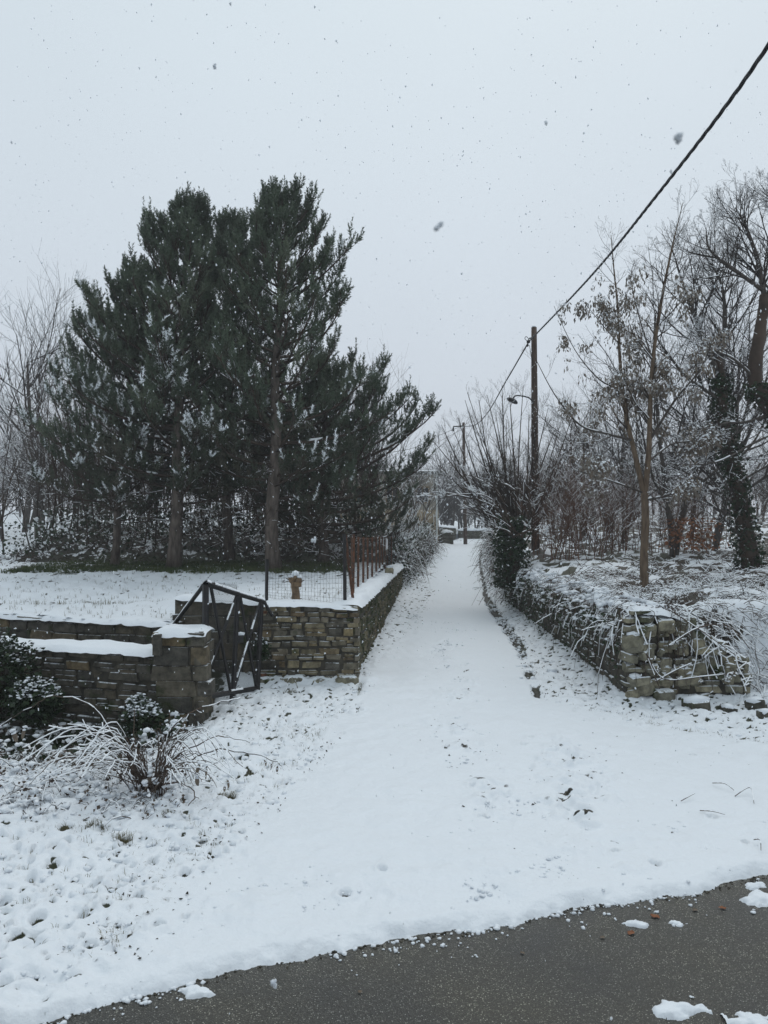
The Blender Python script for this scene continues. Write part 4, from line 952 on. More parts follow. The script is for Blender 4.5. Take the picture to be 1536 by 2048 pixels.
ivy_tree('big bare tree at the right edge, crooked trunk and fine-twigged crown', 'crooked_tree',
    [(1640, 1180, 15), (1610, 1000, 15), (1570, 860, 15), (1538, 812, 15), (1512, 775, 15), (1511, 720, 15), (1522, 650, 15), (1530, 590, 15)], .22, .09,
    [([(1530, 600, 15), (1515, 520, 15), (1490, 450, 14.9), (1470, 415, 14.8)], .06, .01, 22, 1.2), ([(1530, 610, 15), (1560, 520, 15), (1570, 430, 15), (1545, 380, 15)], .06, .01, 22, 1.3),
     ([(1525, 580, 15), (1470, 540, 14.7), (1420, 500, 14.5), (1412, 455, 14.4)], .045, .008, 18, 1.0), ([(1512, 760, 15), (1470, 720, 14.8), (1430, 700, 14.6), (1380, 660, 14.4)], .035, .008, 14, .9),
     ([(1540, 830, 15), (1490, 845, 14.7), (1440, 850, 14.5), (1390, 900, 14.2), (1330, 905, 14)], .035, .008, 13, .9), ([(1560, 860, 15), (1500, 890, 14.5), (1430, 925, 14), (1340, 930, 13.6)], .03, .006, 12, .8)], 72, n_ivy=900, ivy_to=.6, spread=.10, snow=.42)

for k, (px, Y, Ht, sd_, lab) in enumerate(((1345, 20.5, 7.0, 301, 'leafless forked tree filling the gap between the slim brown tree and the ivy tree'), (1425, 22.5, 8.2, 302, 'leafless tall tree directly behind the ivy-clad tree'), (1240, 25, 4.6, 303, 'low leafless tree behind the two leaders of the slim brown tree'), (1160, 27, 4.2, 304, 'low leafless tree between the wooden pole and the slim brown tree'), (1500, 20, 6.4, 305, 'leafless tree close behind the crooked tree at the right edge'))):
    x = (px-CX)/F*Y; bare_tree('bare_tree', lab, (x, Y, float(bank_h(x, Y))-.1), Ht, sd_, PRM_TREE, r0=.10 if Ht > 6 else .07, snow=.22, rmin=.007, stems=2, spread=.2, trunk_frac=.2)
bare_tree('bare_tree', 'small leafless tree between the pine clump and the old house', (1.9, 40, 1.0), 4.6, 306, PRM_TREE, r0=.06, snow=.3, rmin=.012, stems=3, spread=.35)
rl = np.random.RandomState(8); c = [PX(rl.normal(1385, 30), rl.uniform(1035, 1098), 20+rl.uniform(-.5, .5)) for _ in range(420)]
o = leaves_obj('dry_leaf_shrub', c, .10, 'red_leaf', None, 8, .3, .7); tag(o, 'rust-red dry leaves on a shrub left of the ivy tree foot', 'shrub')
# ---- fan-shaped bush under the first pole, ivy stump, red-brown shrubs
def fan_bush(label, name, base, fans, prm, seed, r0, bark, twig, snow=.5, group=None, cnt=7, Lk=.8, rmin=.008, cat='bush'):
    global rnd
    rnd = random.Random(seed); b0 = PX(*base); root = thing(name, label, cat, b0, group=group); S = []; TK = []
    for pts_ in fans:
        pts = [Vector((U(-.12, .12), U(-.12, .12), 0))]+[PX(*q)-b0 for q in pts_]; pt = path_segs(pts, r0*U(.6, 1.1), .006); TK += pt
        sprout(S, pt, cnt, Lk, prm, 1, .6, .5, .2, None, bias=(0, 0, .25))
    tubes('stems', TK, bark, root, 5); tubes('branches', S, twig, root, 3)
    tubes('snow', np.concatenate([snow_on(S, snow, rmin, .9, .8, seed=seed), snow_on(TK, snow, rmin, .8, .75, seed=seed+1)]), 'twig_snow', root, 3, kind='stuff')
    return root
P_FB = dict(max=3, n=[6, 6, 4, 3], wob=[.2, .22, .28, .3], up=[.08, .10, .12, .1], kids=[7, 6, 3, 0], ang=[.5, .5, .5, .5], len=[.6, .6, .55, .5], rad=[.5, .5, .55, .6], end=[.3, .3, .35, .4])
fb = []
rf = random.Random(8)
for (tx, ty) in ((868, 880), (885, 850), (905, 858), (930, 800), (938, 785), (960, 800), (975, 790), (1000, 770), (1020, 790), (1045, 770), (1075, 800), (1100, 815), (1125, 840), (1150, 810), (1165, 850), (900, 915), (990, 830), (950, 850), (915, 835), (1010, 840), (1060, 830), (1110, 860), (1140, 880), (880, 930), (1180, 900), (970, 870)):
    dy = rf.uniform(-1.5, 1.5); mx = 1035+(tx-1035)*.5; fb.append([(mx+rf.uniform(-12, 12), 1090+(ty-1090)*.42, 20.5+dy*.5), (tx+rf.uniform(-4, 4), ty, 20.5+dy)])
fan_bush('large leafless fan-shaped bush rising over the lane in front of the wooden pole', 'bare_bush', (1035, 1100, 20.5), fb, P_FB, 81, .045, 'twig_dark', 'twig_dark', .22, cnt=11, Lk=1.05)
fb = [[(990, 1015, 17.8), (905, 988, 17.4), (858, 985, 17.2)], [(985, 1000, 17.8), (930, 988, 17.4), (880, 996, 17.2)], [(1000, 1040, 17.8), (950, 1020, 17.4), (915, 1010, 17)], [(1010, 1060, 17.6), (985, 1055, 17.2), (955, 1050, 17)], [(1000, 990, 17.8), (960, 960, 17.6), (920, 945, 17.5)],
      [(1060, 1010, 17.8), (1030, 980, 17.4), (1003, 965, 17.2)], [(1060, 1060, 17.6), (1082, 1065, 17.2), (1100, 1080, 17)]]
fan_bush('low snow-laden branches arching out over the lane from the ivy-covered stump', 'arching_bush', (1035, 1075, 18), fb, P_FB, 82, .03, 'twig_dark', 'twig_dark', .95, cnt=6, Lk=.5, rmin=.009)
ivy_tree('dark ivy-covered stump growing out of the right lane wall', 'ivy_stump', [(1022, 1170, 18.4), (1024, 1120, 18.4), (1018, 1075, 18.4), (1030, 1035, 18.4)], .22, .12, [], 83, ivy_to=1, n_ivy=2600, spread=.22, cat='stump')
for i, (px, py, Y, hh, n_) in enumerate(((1120, 1100, 19.5, 2.3, 30), (1090, 1110, 22, 2.2, 26), (1180, 1105, 21, 2.2, 30), (1250, 1100, 22, 1.9, 26), (1350, 1095, 21, 1.9, 26), (1420, 1095, 23, 2.0, 24))):
    rnd = random.Random(200+i); b0 = PX(px, py, Y); b0.z = float(bank_h(b0.x, Y))+.05; S = []
    lab = ['red-brown thicket of upright stems just right of the wooden pole', 'dark upright shrub hidden behind the fan-shaped bush', 'red-brown shrub with upright stems left of the slim brown tree', 'upright twiggy shrub directly behind the slim brown tree', 'red-brown shrub between the slim tree and the ivy tree', 'twiggy shrub at the foot of the ivy tree'][i]
    t = thing('thicket_shrub', lab, 'shrub', b0, group='upright shrubs on the right bank')
    for k in range(n_):
        a = U(0, 6.283); rr = U(0, .9); grow(S, (math.cos(a)*rr*1.3, math.sin(a)*rr, -.05), (U(-.25, .25), U(-.25, .25), 1), hh*U(.6, 1.1), .011, 1, dict(P_FB, kids=[0, 9, 4, 0], wob=[.2, .5, .5, .5]))
    tubes('stems', S, 'bark_red', t, 3); tubes('snow', snow_on(S, .28, .006, .9, .85, seed=i), 'twig_snow', t, 3, kind='stuff')

# ------------------------------------------------------------------ brambles, ivy and hedges
def arcs(n, posf, Ln, hgt, seg=6, r0=.006, out=None, seed=0, sagk=1.0, wild=.55):
    """straggling stems: each rises from the ground, wanders and falls again"""
    r = np.random.RandomState(seed); S = []
    for i in range(n):
        x, y, z = posf(r); a = r.uniform(0, 6.283) if out is None else out(r); L_ = Ln*r.uniform(.35, 1.3); hh = hgt*r.uniform(.1, 1.4); rr = r0*r.uniform(.5, 1.3)
        qx, qy, qz = x, y, z; bend = r.uniform(-.35, .35); dz = 2.6*hh/seg; st = L_/seg
        for k in range(seg):
            a += bend+r.uniform(-wild, wild); dz -= (5.2*hh/seg+sagk*hh*.5)/seg*r.uniform(.5, 1.5)
            nx_, ny_, nz_ = qx+math.cos(a)*st, qy+math.sin(a)*st, qz+dz+r.uniform(-.02, .02)
            S.append((qx, qy, qz, nx_, ny_, nz_, rr*(1-.5*k/seg), rr*(1-.5*(k+1)/seg)))
            if r.rand() < .22:
                b_ = a+r.choice((-1, 1))*r.uniform(.5, 1.2); l2 = st*r.uniform(.5, 1.6); S.append((nx_, ny_, nz_, nx_+math.cos(b_)*l2, ny_+math.sin(b_)*l2, nz_+r.uniform(-.3, .7)*l2, rr*.6, rr*.4))
            qx, qy, qz = nx_, ny_, nz_
    return np.array(S)
def bramble(label, S, stem='bramble_stem', snow=.75, rmin=.007, leaves=None, seed=0, name='bramble_thicket', leafm='ivy_leaf', lsz=.06, sn_k=.9):
    T = snow_on(S, snow, rmin, sn_k, .97, seed=seed)
    Va, Fa = tube_arrays(S, 3); Vb, Fb = tube_arrays(T, 3)
    mats = [stem, 'twig_snow']; V = [Va, Vb]; Fq = np.concatenate([Fa, Fb+len(Va)]); mi = [np.zeros(len(Fa)), np.ones(len(Fb))]
    me = None
    VV = np.concatenate(V)
    if leaves is not None and len(leaves):
        Vc, Fc = cards(leaves, lsz, seed, .4, .8); w = np.random.RandomState(seed).rand(len(leaves)) < .17
        # leaf quads (tri pairs) written as quads with the same corners
        i = np.arange(len(leaves))[:, None]*4; Fl = np.concatenate([i, i+1, i+2, i+3], 1)+len(VV); VV = np.concatenate([VV, Vc]); Fq = np.concatenate([Fq, Fl]); mi.append(np.where(w, 1, 2)); mats.append(leafm)
    me = mesh_np(name, VV, Fq, True)
    for m_ in mats: me.materials.append(M[m_])
    me.polygons.foreach_set('material_index', np.concatenate(mi).astype(np.int32))
    o = link(name, me, None); tag(o, label, 'brambles', kind='stuff'); return o
def on_bank(x0, x1, y0, y1):
    def f_(r):
        for _ in range(30):
            y = y0+(y1-y0)*r.rand()**1.3; x = r.uniform(x0, x1)*y/12; 
            if x > float(wall_r(y))+.1: break
        return x, y, float(bank_h(x, y))-.03
    return f_
bramble('tangled snow-covered brambles over the near right bank', arcs(2300, on_bank(3.0, 7.2, 9.9, 15), .65, .20, seed=1, r0=.005), seed=1, snow=.8, rmin=.009)
bramble('snow-laden bramble tangle at the right end of the near bank', arcs(1300, lambda r: (lambda x, y: (x, y, float(bank_h(x, y))))(r.uniform(3.7, 7.4), 9.9+3.4*r.rand()), .6, .26, seed=91, r0=.0055), seed=91, snow=.75, rmin=.009)
bramble('snow-dusted bramble mass farther back on the right bank', arcs(1500, on_bank(3.0, 7.0, 14.5, 30), 1.0, .36, seed=2, r0=.007), seed=2, snow=.5, rmin=.011)
def edge_r(r):
    y = r.uniform(9.7, 19); return float(wall_r(y))+r.uniform(0, .5), y, 1.0+r.uniform(-.02, .22)
ivl = []
r = np.random.RandomState(3)
for i in range(2600):
    y = 9.6+11*r.rand()**1.1; dens = fbm(np.array(y), np.array(0.), .9, 2, 66); zz = r.uniform(.05, 1.1)
    if r.rand() < 1.3*float(fbm(np.array(y), np.array(zz), .5, 2, 67))-.35+.15*sstep(11, 14, y)+.5*(zz-.5): ivl.append((float(wall_r(y))-r.uniform(.0, .13)-.12*zz*r.rand(), y, zz))
bramble('brambles and ivy hanging down over the right lane wall', arcs(420, edge_r, .36, .10, seed=3, out=lambda r: math.pi+r.uniform(-1.5, 1.5), sagk=4.5), seed=3, snow=.8, leaves=ivl, lsz=.05)
r = np.random.RandomState(31); pts = []; rr = []
for i in range(1500):
    y = 9.7+12*r.rand()**1.2; q = r.rand(); w = float(fbm(np.array(y), np.array(q*3), .4, 2, 91))
    if w < .47: continue
    pts.append((float(wall_r(y))-.16+.75*q, y, .98+.16*math.sin(min(1, q*2)*1.5)+.05*r.normal()*.5-(.25*r.rand() if q < .12 else 0))); rr.append(r.uniform(.025, .085)*(.6 if q < .15 else 1))
V, f = blobs(pts, rr, 41, .5, .3); o = link('snow_clumps', mesh_np('snow_clumps', V, f, True), 'snow'); tag(o, 'snow pads lying on the brambles along the top of the right lane wall', 'snow', kind='stuff')
def edge_f(r):
    x = r.uniform(2.98, 4.0); return x, 9.55+.4*r.rand(), 1.12-.30*sstep(3.6, 4.0, x)+r.uniform(-.03, .08)
bramble('snowy twigs spilling over the broken wall corner', arcs(260, edge_f, .32, .10, seed=13, wild=.9, out=lambda r: r.uniform(0, 6.28), sagk=5, r0=.005), seed=13, snow=.95, rmin=.011)
def rubble_r(r):
    x = r.uniform(4.05, 6.4); y = r.uniform(9.1, 10.8); return x, y, max(0, float(bank_h(x, y)))*.9
bramble('snowy brambles tumbling down right of the broken wall', arcs(760, rubble_r, .42, .16, seed=14, r0=.0045, wild=.9), seed=14, snow=.9, rmin=.011)
# long snowy branches lying across the broken wall
S = []
for pts in ([(1290, 1305, 9.2), (1330, 1352, 9.2), (1400, 1357, 9.2), (1470, 1352, 9.2)], [(1340, 1290, 9.25), (1400, 1258, 9.3), (1460, 1248, 9.4), (1500, 1300, 9.3)], [(1340, 1225, 9.6), (1400, 1262, 9.3), (1470, 1310, 9.2)], [(1310, 1360, 9.2), (1345, 1340, 9.25), (1380, 1330, 9.3)], [(1290, 1305, 9.2), (1320, 1380, 9.15)]):
    S += path_segs([PX(*q)+Vector((U(-.04, .04), U(-.03, .03), U(-.04, .04))) for q in pts], .010, .005)
sp = []; rnd = random.Random(3); sprout(sp, S, 20, .10, P3, 2, .9, .5, 0)
bramble('long snow-covered branches lying across the face of the broken wall', np.array(S+sp), seed=15, snow=.9, rmin=.009, name='fallen_branches', sn_k=.9)

# right verge far: bramble hedge along both sides of the lane
def hedge_r(r):
    y = r.uniform(19, 46); return float(wall_r(y))+r.uniform(-.1, .9), y, float(lane_rise(y))+r.uniform(.1, 1.3)
bramble('snowy hedge bank along the right side of the far lane', arcs(1100, hedge_r, .9, .3, seed=5, r0=.01), seed=5, snow=.5, rmin=.012)
rnd = random.Random(17)
def left_hedge(r):
    y = r.uniform(25, 42); return float(wall_l(y))+r.uniform(-.9, .15), y, float(lane_rise(y))+r.uniform(0, 1.5)*math.exp(-((y-30)/12)**2)
lh = []
r = np.random.RandomState(4)
for i in range(5200):
    y = r.uniform(24.5, 41); zz = 1.7*r.rand()**1.2; lh.append((float(wall_l(y))+r.uniform(-.7, .3)*(1-.2*zz), y, float(lane_rise(y))+zz))
S = list(map(tuple, arcs(1500, left_hedge, .9, .3, seed=6, r0=.008)))
for k in range(34):
    y = U(25, 35); grow(S, (float(wall_l(y))-U(0, .8), y, float(lane_rise(y))), (U(-.1, .5), U(-.4, .2), 1), U(1.5, 2.6), .014, 1, dict(P_FB, kids=[0, 8, 4, 0]))
bramble('dense snowy hedge where the left lane wall ends', np.array(S), seed=6, snow=.42, rmin=.011, leaves=lh, lsz=.09)
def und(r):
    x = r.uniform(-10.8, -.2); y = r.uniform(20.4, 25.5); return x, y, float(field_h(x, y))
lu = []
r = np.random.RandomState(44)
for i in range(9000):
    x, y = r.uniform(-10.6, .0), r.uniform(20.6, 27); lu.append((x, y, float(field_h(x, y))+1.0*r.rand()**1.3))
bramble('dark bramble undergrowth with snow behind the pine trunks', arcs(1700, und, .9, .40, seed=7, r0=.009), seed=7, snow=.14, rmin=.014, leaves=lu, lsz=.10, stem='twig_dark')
# young saplings behind the pines thicken the shade there
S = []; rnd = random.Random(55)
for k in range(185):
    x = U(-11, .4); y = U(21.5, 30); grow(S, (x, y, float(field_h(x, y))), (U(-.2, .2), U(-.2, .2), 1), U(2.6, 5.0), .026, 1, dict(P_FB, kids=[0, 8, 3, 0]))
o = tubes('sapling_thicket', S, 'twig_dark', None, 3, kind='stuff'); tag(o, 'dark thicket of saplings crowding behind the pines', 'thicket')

# ------------------------------------------------------------------ plants against the left wall and the foreground bush
def ivy_clump(label, cx, cy, cz, rx, ry, rz_, n_, seed, size=.05, name='ivy_clump', snowp=.22):
    r = np.random.RandomState(seed); c = r.normal(size=(n_, 3)); c /= np.linalg.norm(c, axis=1, keepdims=True); c *= r.uniform(.45, 1.05, (n_, 1)); c = c*np.array([rx, ry, rz_])
    c += (fbm(c[:, 0], c[:, 2], .2, 2, seed)[:, None]-.5)*np.array([[.12, .1, .12]])
    t = thing(name, label, 'plant', (cx, cy, cz)); leaves_obj('leaves', c, size, 'ivy_leaf', t, seed, .3, .75)
    up = c[(c[:, 2] > rz_*.15) & (r.rand(n_) < snowp*1.5)]+np.array([0, 0, .015])
    V, f = blobs(up, r.uniform(.007, .026, len(up)), seed, .45, .35); link('snow', mesh_np('snow', V, f, True), 'snow', t, kind='stuff')
    S = [(0, 0, -rz_, *(q*.8), .006, .003) for q in c[::25]]; tubes('stems', S, 'twig_dark', t, 3); return t
ivy_clump('dark ivy spreading over the far left end of the low wall', -4.62, 9.05, .45, .62, .16, .55, 2600, 5, .06, snowp=.14)
ivy_clump('dark evergreen fern clump under snow against the low wall', -3.95, 8.75, .22, .30, .22, .26, 1500, 6, .07, snowp=.5)
ivy_clump('dark evergreen clump with snow at the foot of the pier', -2.62, 8.30, .12, .24, .2, .22, 900, 7, .05, snowp=.45)
ivy_clump('small ivy tuft clinging beside the gate hinge', -1.66, 10.38, .55, .14, .10, .18, 500, 8, .045, snowp=.3)

def bush_arc(pts, r0, r1, seed):
    q_ = [PX(*q) for q in pts]; q_ = [q_[0]+Vector((U(-.14, .14), U(-.10, .10), 0))]+[p+Vector((U(-.035, .035), U(-.03, .03), U(-.03, .03))) for p in q_[1:]]
    S_ = path_segs(q_, r0, r1); w = [Vector((U(-1, 1), U(-1, 1), U(-1, 1)))*.009 for _ in range(len(S_)+1)]
    return [(s[0]+w[i].x, s[1]+w[i].y, s[2]+w[i].z, s[3]+w[i+1].x, s[4]+w[i+1].y, s[5]+w[i+1].z, s[6], s[7]) for i, s in enumerate(S_)]
rnd = random.Random(77); b0 = PX(300, 1600, 6.16)
bush = thing('arching_bush', 'bush of thin stems arching under snow in the left foreground, withered leaves hanging', 'bush', b0)
S = []; B = (300, 1598, 6.16)
named = [[B, (250, 1500, 6.4), (190, 1420, 6.6), (120, 1392, 6.8), (60, 1418, 6.9), (-20, 1466, 7.0)], [B, (262, 1520, 6.3), (225, 1470, 6.4), (150, 1478, 6.5), (85, 1520, 6.5)],
         [B, (250, 1540, 6.2), (180, 1510, 6.2), (110, 1530, 6.2), (60, 1568, 6.2)], [B, (255, 1550, 6.1), (200, 1525, 6.0), (140, 1548, 5.95)], [B, (230, 1520, 6.4), (190, 1500, 6.5), (90, 1510, 6.7)],
         [B, (330, 1530, 6.1), (390, 1480, 6.0), (450, 1470, 5.9), (500, 1480, 5.85)], [B, (350, 1540, 6.2), (430, 1500, 6.1), (500, 1500, 6.0), (540, 1520, 5.9), (558, 1535, 5.9)],
         [B, (320, 1500, 6.3), (370, 1440, 6.5), (430, 1400, 6.8), (478, 1390, 7.0)], [B, (330, 1520, 6.2), (350, 1490, 6.2), (400, 1520, 6.1), (430, 1560, 6.0)], [B, (290, 1540, 6.2), (270, 1480, 6.3), (262, 1420, 6.5)],
         [B, (310, 1530, 6.2), (330, 1470, 6.3), (345, 1420, 6.4)], [B, (345, 1560, 6.1), (385, 1570, 6.0), (385, 1600, 5.95), (350, 1640, 5.8)], [B, (270, 1585, 6.05), (240, 1600, 5.9), (205, 1632, 5.7)]]
stems = []
for nm in named:
    s_ = bush_arc(nm, .0065, .003, 0); stems.append(s_); S += s_
for k in range(74):
    a = U(0, 1); left = rnd.random() < .62; dx = -U(40, 270) if left else U(30, 200); hgt = U(50, 150); dep = U(-.7, .5)
    pts = [B, (300+dx*.28, 1598-hgt*.75, 6.16+dep*.3), (300+dx*.62, 1598-hgt, 6.16+dep*.6), (300+dx, 1598-hgt*U(.35, .75), 6.16+dep)]
    s_ = bush_arc(pts, .0045, .002, 0); stems.append(s_); S += s_
sp = []; 
for s_ in stems:
    sprout(sp, s_, 1, .20, P3, 3, .7, .6, .3)
S = S+sp; tubes('stems', local(S, b0), 'bramble_stem', bush, 5)
tubes('snow', local(snow_on(S, 1.0, .0062, .95, .93, seed=3), b0), 'twig_snow', bush, 5, kind='stuff')
# withered hanging leaves, big enough to pick apart
def withered(pos, L_, seed, root, snowy=True):
    r = random.Random(seed); w = L_*.42; V = []; nx_, ny_ = 4, 6
    for j in range(ny_):
        t = j/(ny_-1); ww = w*math.sin(math.pi*(.12+.8*t))**.8
        for i in range(nx_): u = i/(nx_-1)*2-1; V.append((u*ww*.5, .35*ww*abs(u)**1.5+.06*L_*math.sin(t*4+seed), -L_*t))
    f = [(j*nx_+i, j*nx_+i+1, (j+1)*nx_+i+1, (j+1)*nx_+i) for j in range(ny_-1) for i in range(nx_-1)]
    me = mesh_np('leaf', V, f, True); o = link('leaf', me, 'dead_leaf', root); o.location = Vector(pos)-root.location; o.rotation_euler = (U(-.3, .3), U(-.35, .35), U(0, 6.28))
    if snowy:
        V2, f2 = blobs([(0, 0, .006), (0, .004, -.02)], [L_*.26, L_*.2], seed, .5); link('snow', mesh_np('snow', V2, f2, True), 'snow', o)
for k, (px, py, Y, L_) in enumerate([(195, 1502, 6.5, .11), (180, 1512, 6.45, .10), (265, 1480, 6.4, .09), (50, 1455, 6.8, .10), (25, 1462, 6.9, .11), (300, 1545, 6.1, .12), (310, 1560, 6.05, .12), (290, 1565, 6.0, .1), (410, 1532, 6.0, .10), (398, 1528, 6.05, .08), (455, 1560, 5.9, .06),
        (450, 1572, 5.85, .05), (528, 1520, 5.9, .05), (541, 1527, 5.9, .06), (556, 1532, 5.9, .05), (120, 1500, 6.4, .07), (125, 1530, 6.3, .07), (395, 1550, 6, .09), (240, 1470, 6.6, .07)]):
    withered(PX(px, py, Y), L_, k, bush)
bramble('long snowy bramble canes looping along the foot of the low left wall', arcs(130, lambda r: (lambda x, y: (x, y, float(ground_h(x, y))))(r.uniform(-4.4, -1.9), r.uniform(6.3, 8.0)), 1.15, .55, seg=10, seed=29, r0=.0045, wild=.22), seed=29, snow=.95, rmin=.0085)
# weeds in the ditch: short stalks and snow pads
rnd = random.Random(12)
def weed_pos(r):
    y = r.uniform(5.6, 8.2); x = r.uniform(-.52*y-.8, -.255*y); return x, y, float(ground_h(x, y))+.03
Sw = arcs(1150, weed_pos, .36, .20, seed=9, r0=.0038)
wv = []; r = np.random.RandomState(10)
for i in range(1500): x, y, z = weed_pos(r); wv.append((x, y, z+r.uniform(0, .2)))
o = bramble('snowed-under weeds and dead stalks in front of the low left wall', Sw, seed=9, snow=.55, rmin=.007, leaves=wv, lsz=.032, name='weed_patch', leafm='bramble_stem')
pts = []; rr = []
for i in range(620):
    x, y, z = weed_pos(r); k = r.rand(); pts.append((x, y, z+.02+.12*k*float(fbm(np.array(x), np.array(y), .35, 2, 88)))); rr.append(r.uniform(.015, .05))
pts += [(b0.x+r.normal()*.13, b0.y+r.normal()*.10, .05+abs(r.normal())*.05) for _ in range(60)]; rr += list(r.uniform(.012, .04, 60))
V, f = blobs(pts, rr, 21, .42, .42); o = link('snow_clumps', mesh_np('snow_clumps', V, f, True), 'snow'); tag(o, 'soft snow clumps caught on the weeds by the low wall', 'snow', kind='stuff')
pts = []; rr = []
for i in range(700):
    y = 7.6+1.6*r.rand(); x = r.uniform(-4.9, -2.1); pts.append((x, y, float(ground_h(x, y))+.1+.25*r.rand())); rr.append(r.uniform(.012, .045))
Sd = arcs(620, lambda r: (lambda x, y: (x, y, float(ground_h(x, y))))(r.uniform(-5.2, -2.0), r.uniform(6.9, 8.7)), .55, .42, seed=19, r0=.0045)
bramble('bramble stems with snow in the ditch below the low wall', Sd, seed=19, snow=.6, rmin=.009, leaves=[(p_[0], p_[1], p_[2]) for p_ in pts], lsz=.07)
V, f = blobs(pts[::2], rr[::2], 23, .55, .25); o = link('snow_clumps', mesh_np('snow_clumps', V, f, True), 'snow'); tag(o, 'snow clumps lodged in the brambles below the low wall', 'snow', kind='stuff')

# crumbly clods of snow: verges, trodden lines up the lane, heap left along the road
r = np.random.RandomState(515); pts = []; rr = []
def clod(x, y, s0, s1): pts.append((x, y, float(ground_h(x, y))+.05)); rr.append(s0+(s1-s0)*r.rand()**2)
for i in range(1500):
    y = 3.9+15*r.rand()**1.4; x = float(lane_l(y))-r.exponential(.55); 
    if (y > 10.2 and x < float(wall_l(y))) or x < -.55*y-.5 or fbm(np.array(x), np.array(y), .6, 2, 92) < .45: continue
    clod(x, y, .010, .045)
for i in range(1300):
    y = 7+14*r.rand(); w = max(.15, float(wall_r(y))-float(lane_r(y))) if y > 9.4 else 3.2; x = float(lane_r(y))+r.rand()*w-.15
    if fbm(np.array(x), np.array(y), .5, 2, 93) < .42: continue
    clod(x, y, .010, .045)
for i in range(1500):
    y = 5.2+12*r.rand()**1.3; x = .35+.06*y+.15*math.sin(y*1.3)+r.normal()*.17
    if fbm(np.array(x), np.array(y), .5, 2, 94) > .46: clod(x, y, .005, .024)
for i in range(1100):
    y = 5.0+2.6*r.rand(); x = 1.55+.02*y+.2*math.sin(y*.9)+r.normal()*.2; 
    if fbm(np.array(x), np.array(y), .4, 2, 95) > .48: clod(x, y, .005, .022)
for i in range(1500):
    x = r.uniform(-2.2, 3.4); y = float(road_edge(x))+.55+r.normal()*.2
    if fbm(np.array(x), np.array(y), .6, 2, 96) > .52: clod(x, y, .004, .017)
V, f = blobs(pts, rr, 61, .62, .32); o = link('snow_clods', mesh_np('snow_clods', V, f, True), 'snow'); tag(o, 'small clods of snow scattered over the lane and its verges', 'snow', kind='stuff')
# dead leaves and bits of litter half sunk in the snow
r = np.random.RandomState(616); pts = []
for i in range(2100):
    q = r.rand()
    if q < .48:
        y = 3.8+16*r.rand()**1.3; x = float(lane_l(y))+.1-r.exponential(.5)
        if (y > 10.2 and x < float(wall_l(y))+.02) or x < -.55*y-.5: continue
    elif q < .93:
        y = 6.6+20*r.rand()**1.2; w = float(wall_r(y))-float(lane_r(y)) if y > 9.4 else 3.4; x = float(lane_r(y))-.1+r.rand()*w
    elif q < .97: y = 5.2+9*r.rand()**1.3; x = .35+.06*y+.15*math.sin(y*1.3)+r.normal()*.2
    else: y = 5+3*r.rand(); x = 1.55+.02*y+r.normal()*.35
    if fbm(np.array(x), np.array(y), .5, 2, 97) < .44: continue
    pts.append((x, y, float(ground_h(x, y))+.052+.012*r.rand()))
V, f = cards(pts, .024, 62, .15, .7, .4); o = link('leaf_litter', mesh_np('leaf_litter', V, f), 'mortar'); tag(o, 'dark dead leaves and litter showing in the rough snow of lane and verges', 'leaf litter', kind='stuff')
# small dead stalks / grass in the verges and the field
def tufts(name, label, n_, posf, material, hgt=.08, blades=5, w=.003, seed=0, snow=0):
    r = np.random.RandomState(seed); V = []; 
    P_ = np.array([posf(r) for _ in range(n_)]); Pb = np.repeat(P_, blades, 0); m_ = len(Pb)
    Pb[:, :2] += r.uniform(-.02, .02, (m_, 2)); a = r.uniform(0, 6.283, m_); lean = r.uniform(.1, 1.0, m_); hh = hgt*r.uniform(.4, 1.3, m_)
    s = np.stack([-np.sin(a), np.cos(a), 0*a], 1)*w; mid = Pb+np.stack([np.cos(a)*lean*hh*.3, np.sin(a)*lean*hh*.3, hh*.6], 1); tip = Pb+np.stack([np.cos(a)*lean*hh, np.sin(a)*lean*hh, hh*(1-.35*lean)], 1)
    V = np.stack([Pb-s, Pb+s, mid+s*.7, mid-s*.7, tip], 1).reshape(-1, 3); i = np.arange(m_)[:, None]*5
    f = np.concatenate([np.concatenate([i, i+1, i+2], 1), np.concatenate([i, i+2, i+3], 1), np.concatenate([i+3, i+2, i+4], 1)])
    o = link(name, mesh_np(name, V, f), material); return tag(o, label, 'grass', kind='stuff')
def pos_strip(r):
    x = r.uniform(-8.9, -.8); y = r.uniform(17.7, 20.6); return x, y, float(field_h(x, y))-.01
tufts('grass', 'green grass showing in a strip under the pines', 5200, pos_strip, 'grass', .11, 5, .006, 1)
def pos_field(r):
    y = 11+11*r.rand()**1.5; x = r.uniform(-.6, .0)*y; 
    if x > float(wall_l(y))-.35 or y < float(field_edge(x))+.05: x = -3.5-r.rand()*3; y = max(y, 12.5)
    return x, y, float(field_h(x, y))
tufts('dry_grass', 'dry stalks poking through the snow of the left field', 1100, pos_field, 'dry_grass', .085, 3, .0025, 2)
def pos_verge(r):
    if r.rand() < .6: y = 3.8+8*r.rand(); x = float(lane_l(y))-.1-r.exponential(.7); x = max(x, -.55*y-.6) if y < 9.6 else max(x, float(wall_l(y))+.05)
    else: y = 7+16*r.rand(); x = float(lane_r(y))+r.rand()*max(.1, float(wall_r(y))-float(lane_r(y)))
    return x, y, float(ground_h(x, y))+.025
tufts('dry_grass', 'short dead grass blades in the rough snow of both verges', 3200, pos_verge, 'dry_grass', .05, 4, .0018, 3)
rr_ = random.Random(4)
tl = ['dark tuft of grass melting through the snow by the near left pits', 'brownish tuft poking through at the far left foreground', 'tuft of dead leaves left of the arching bush', 'dead grass tuft under the right end of the arching bush', 'small tuft on the snow right of the arching bush', 'grass tuft at the foot of the tan corner wall']
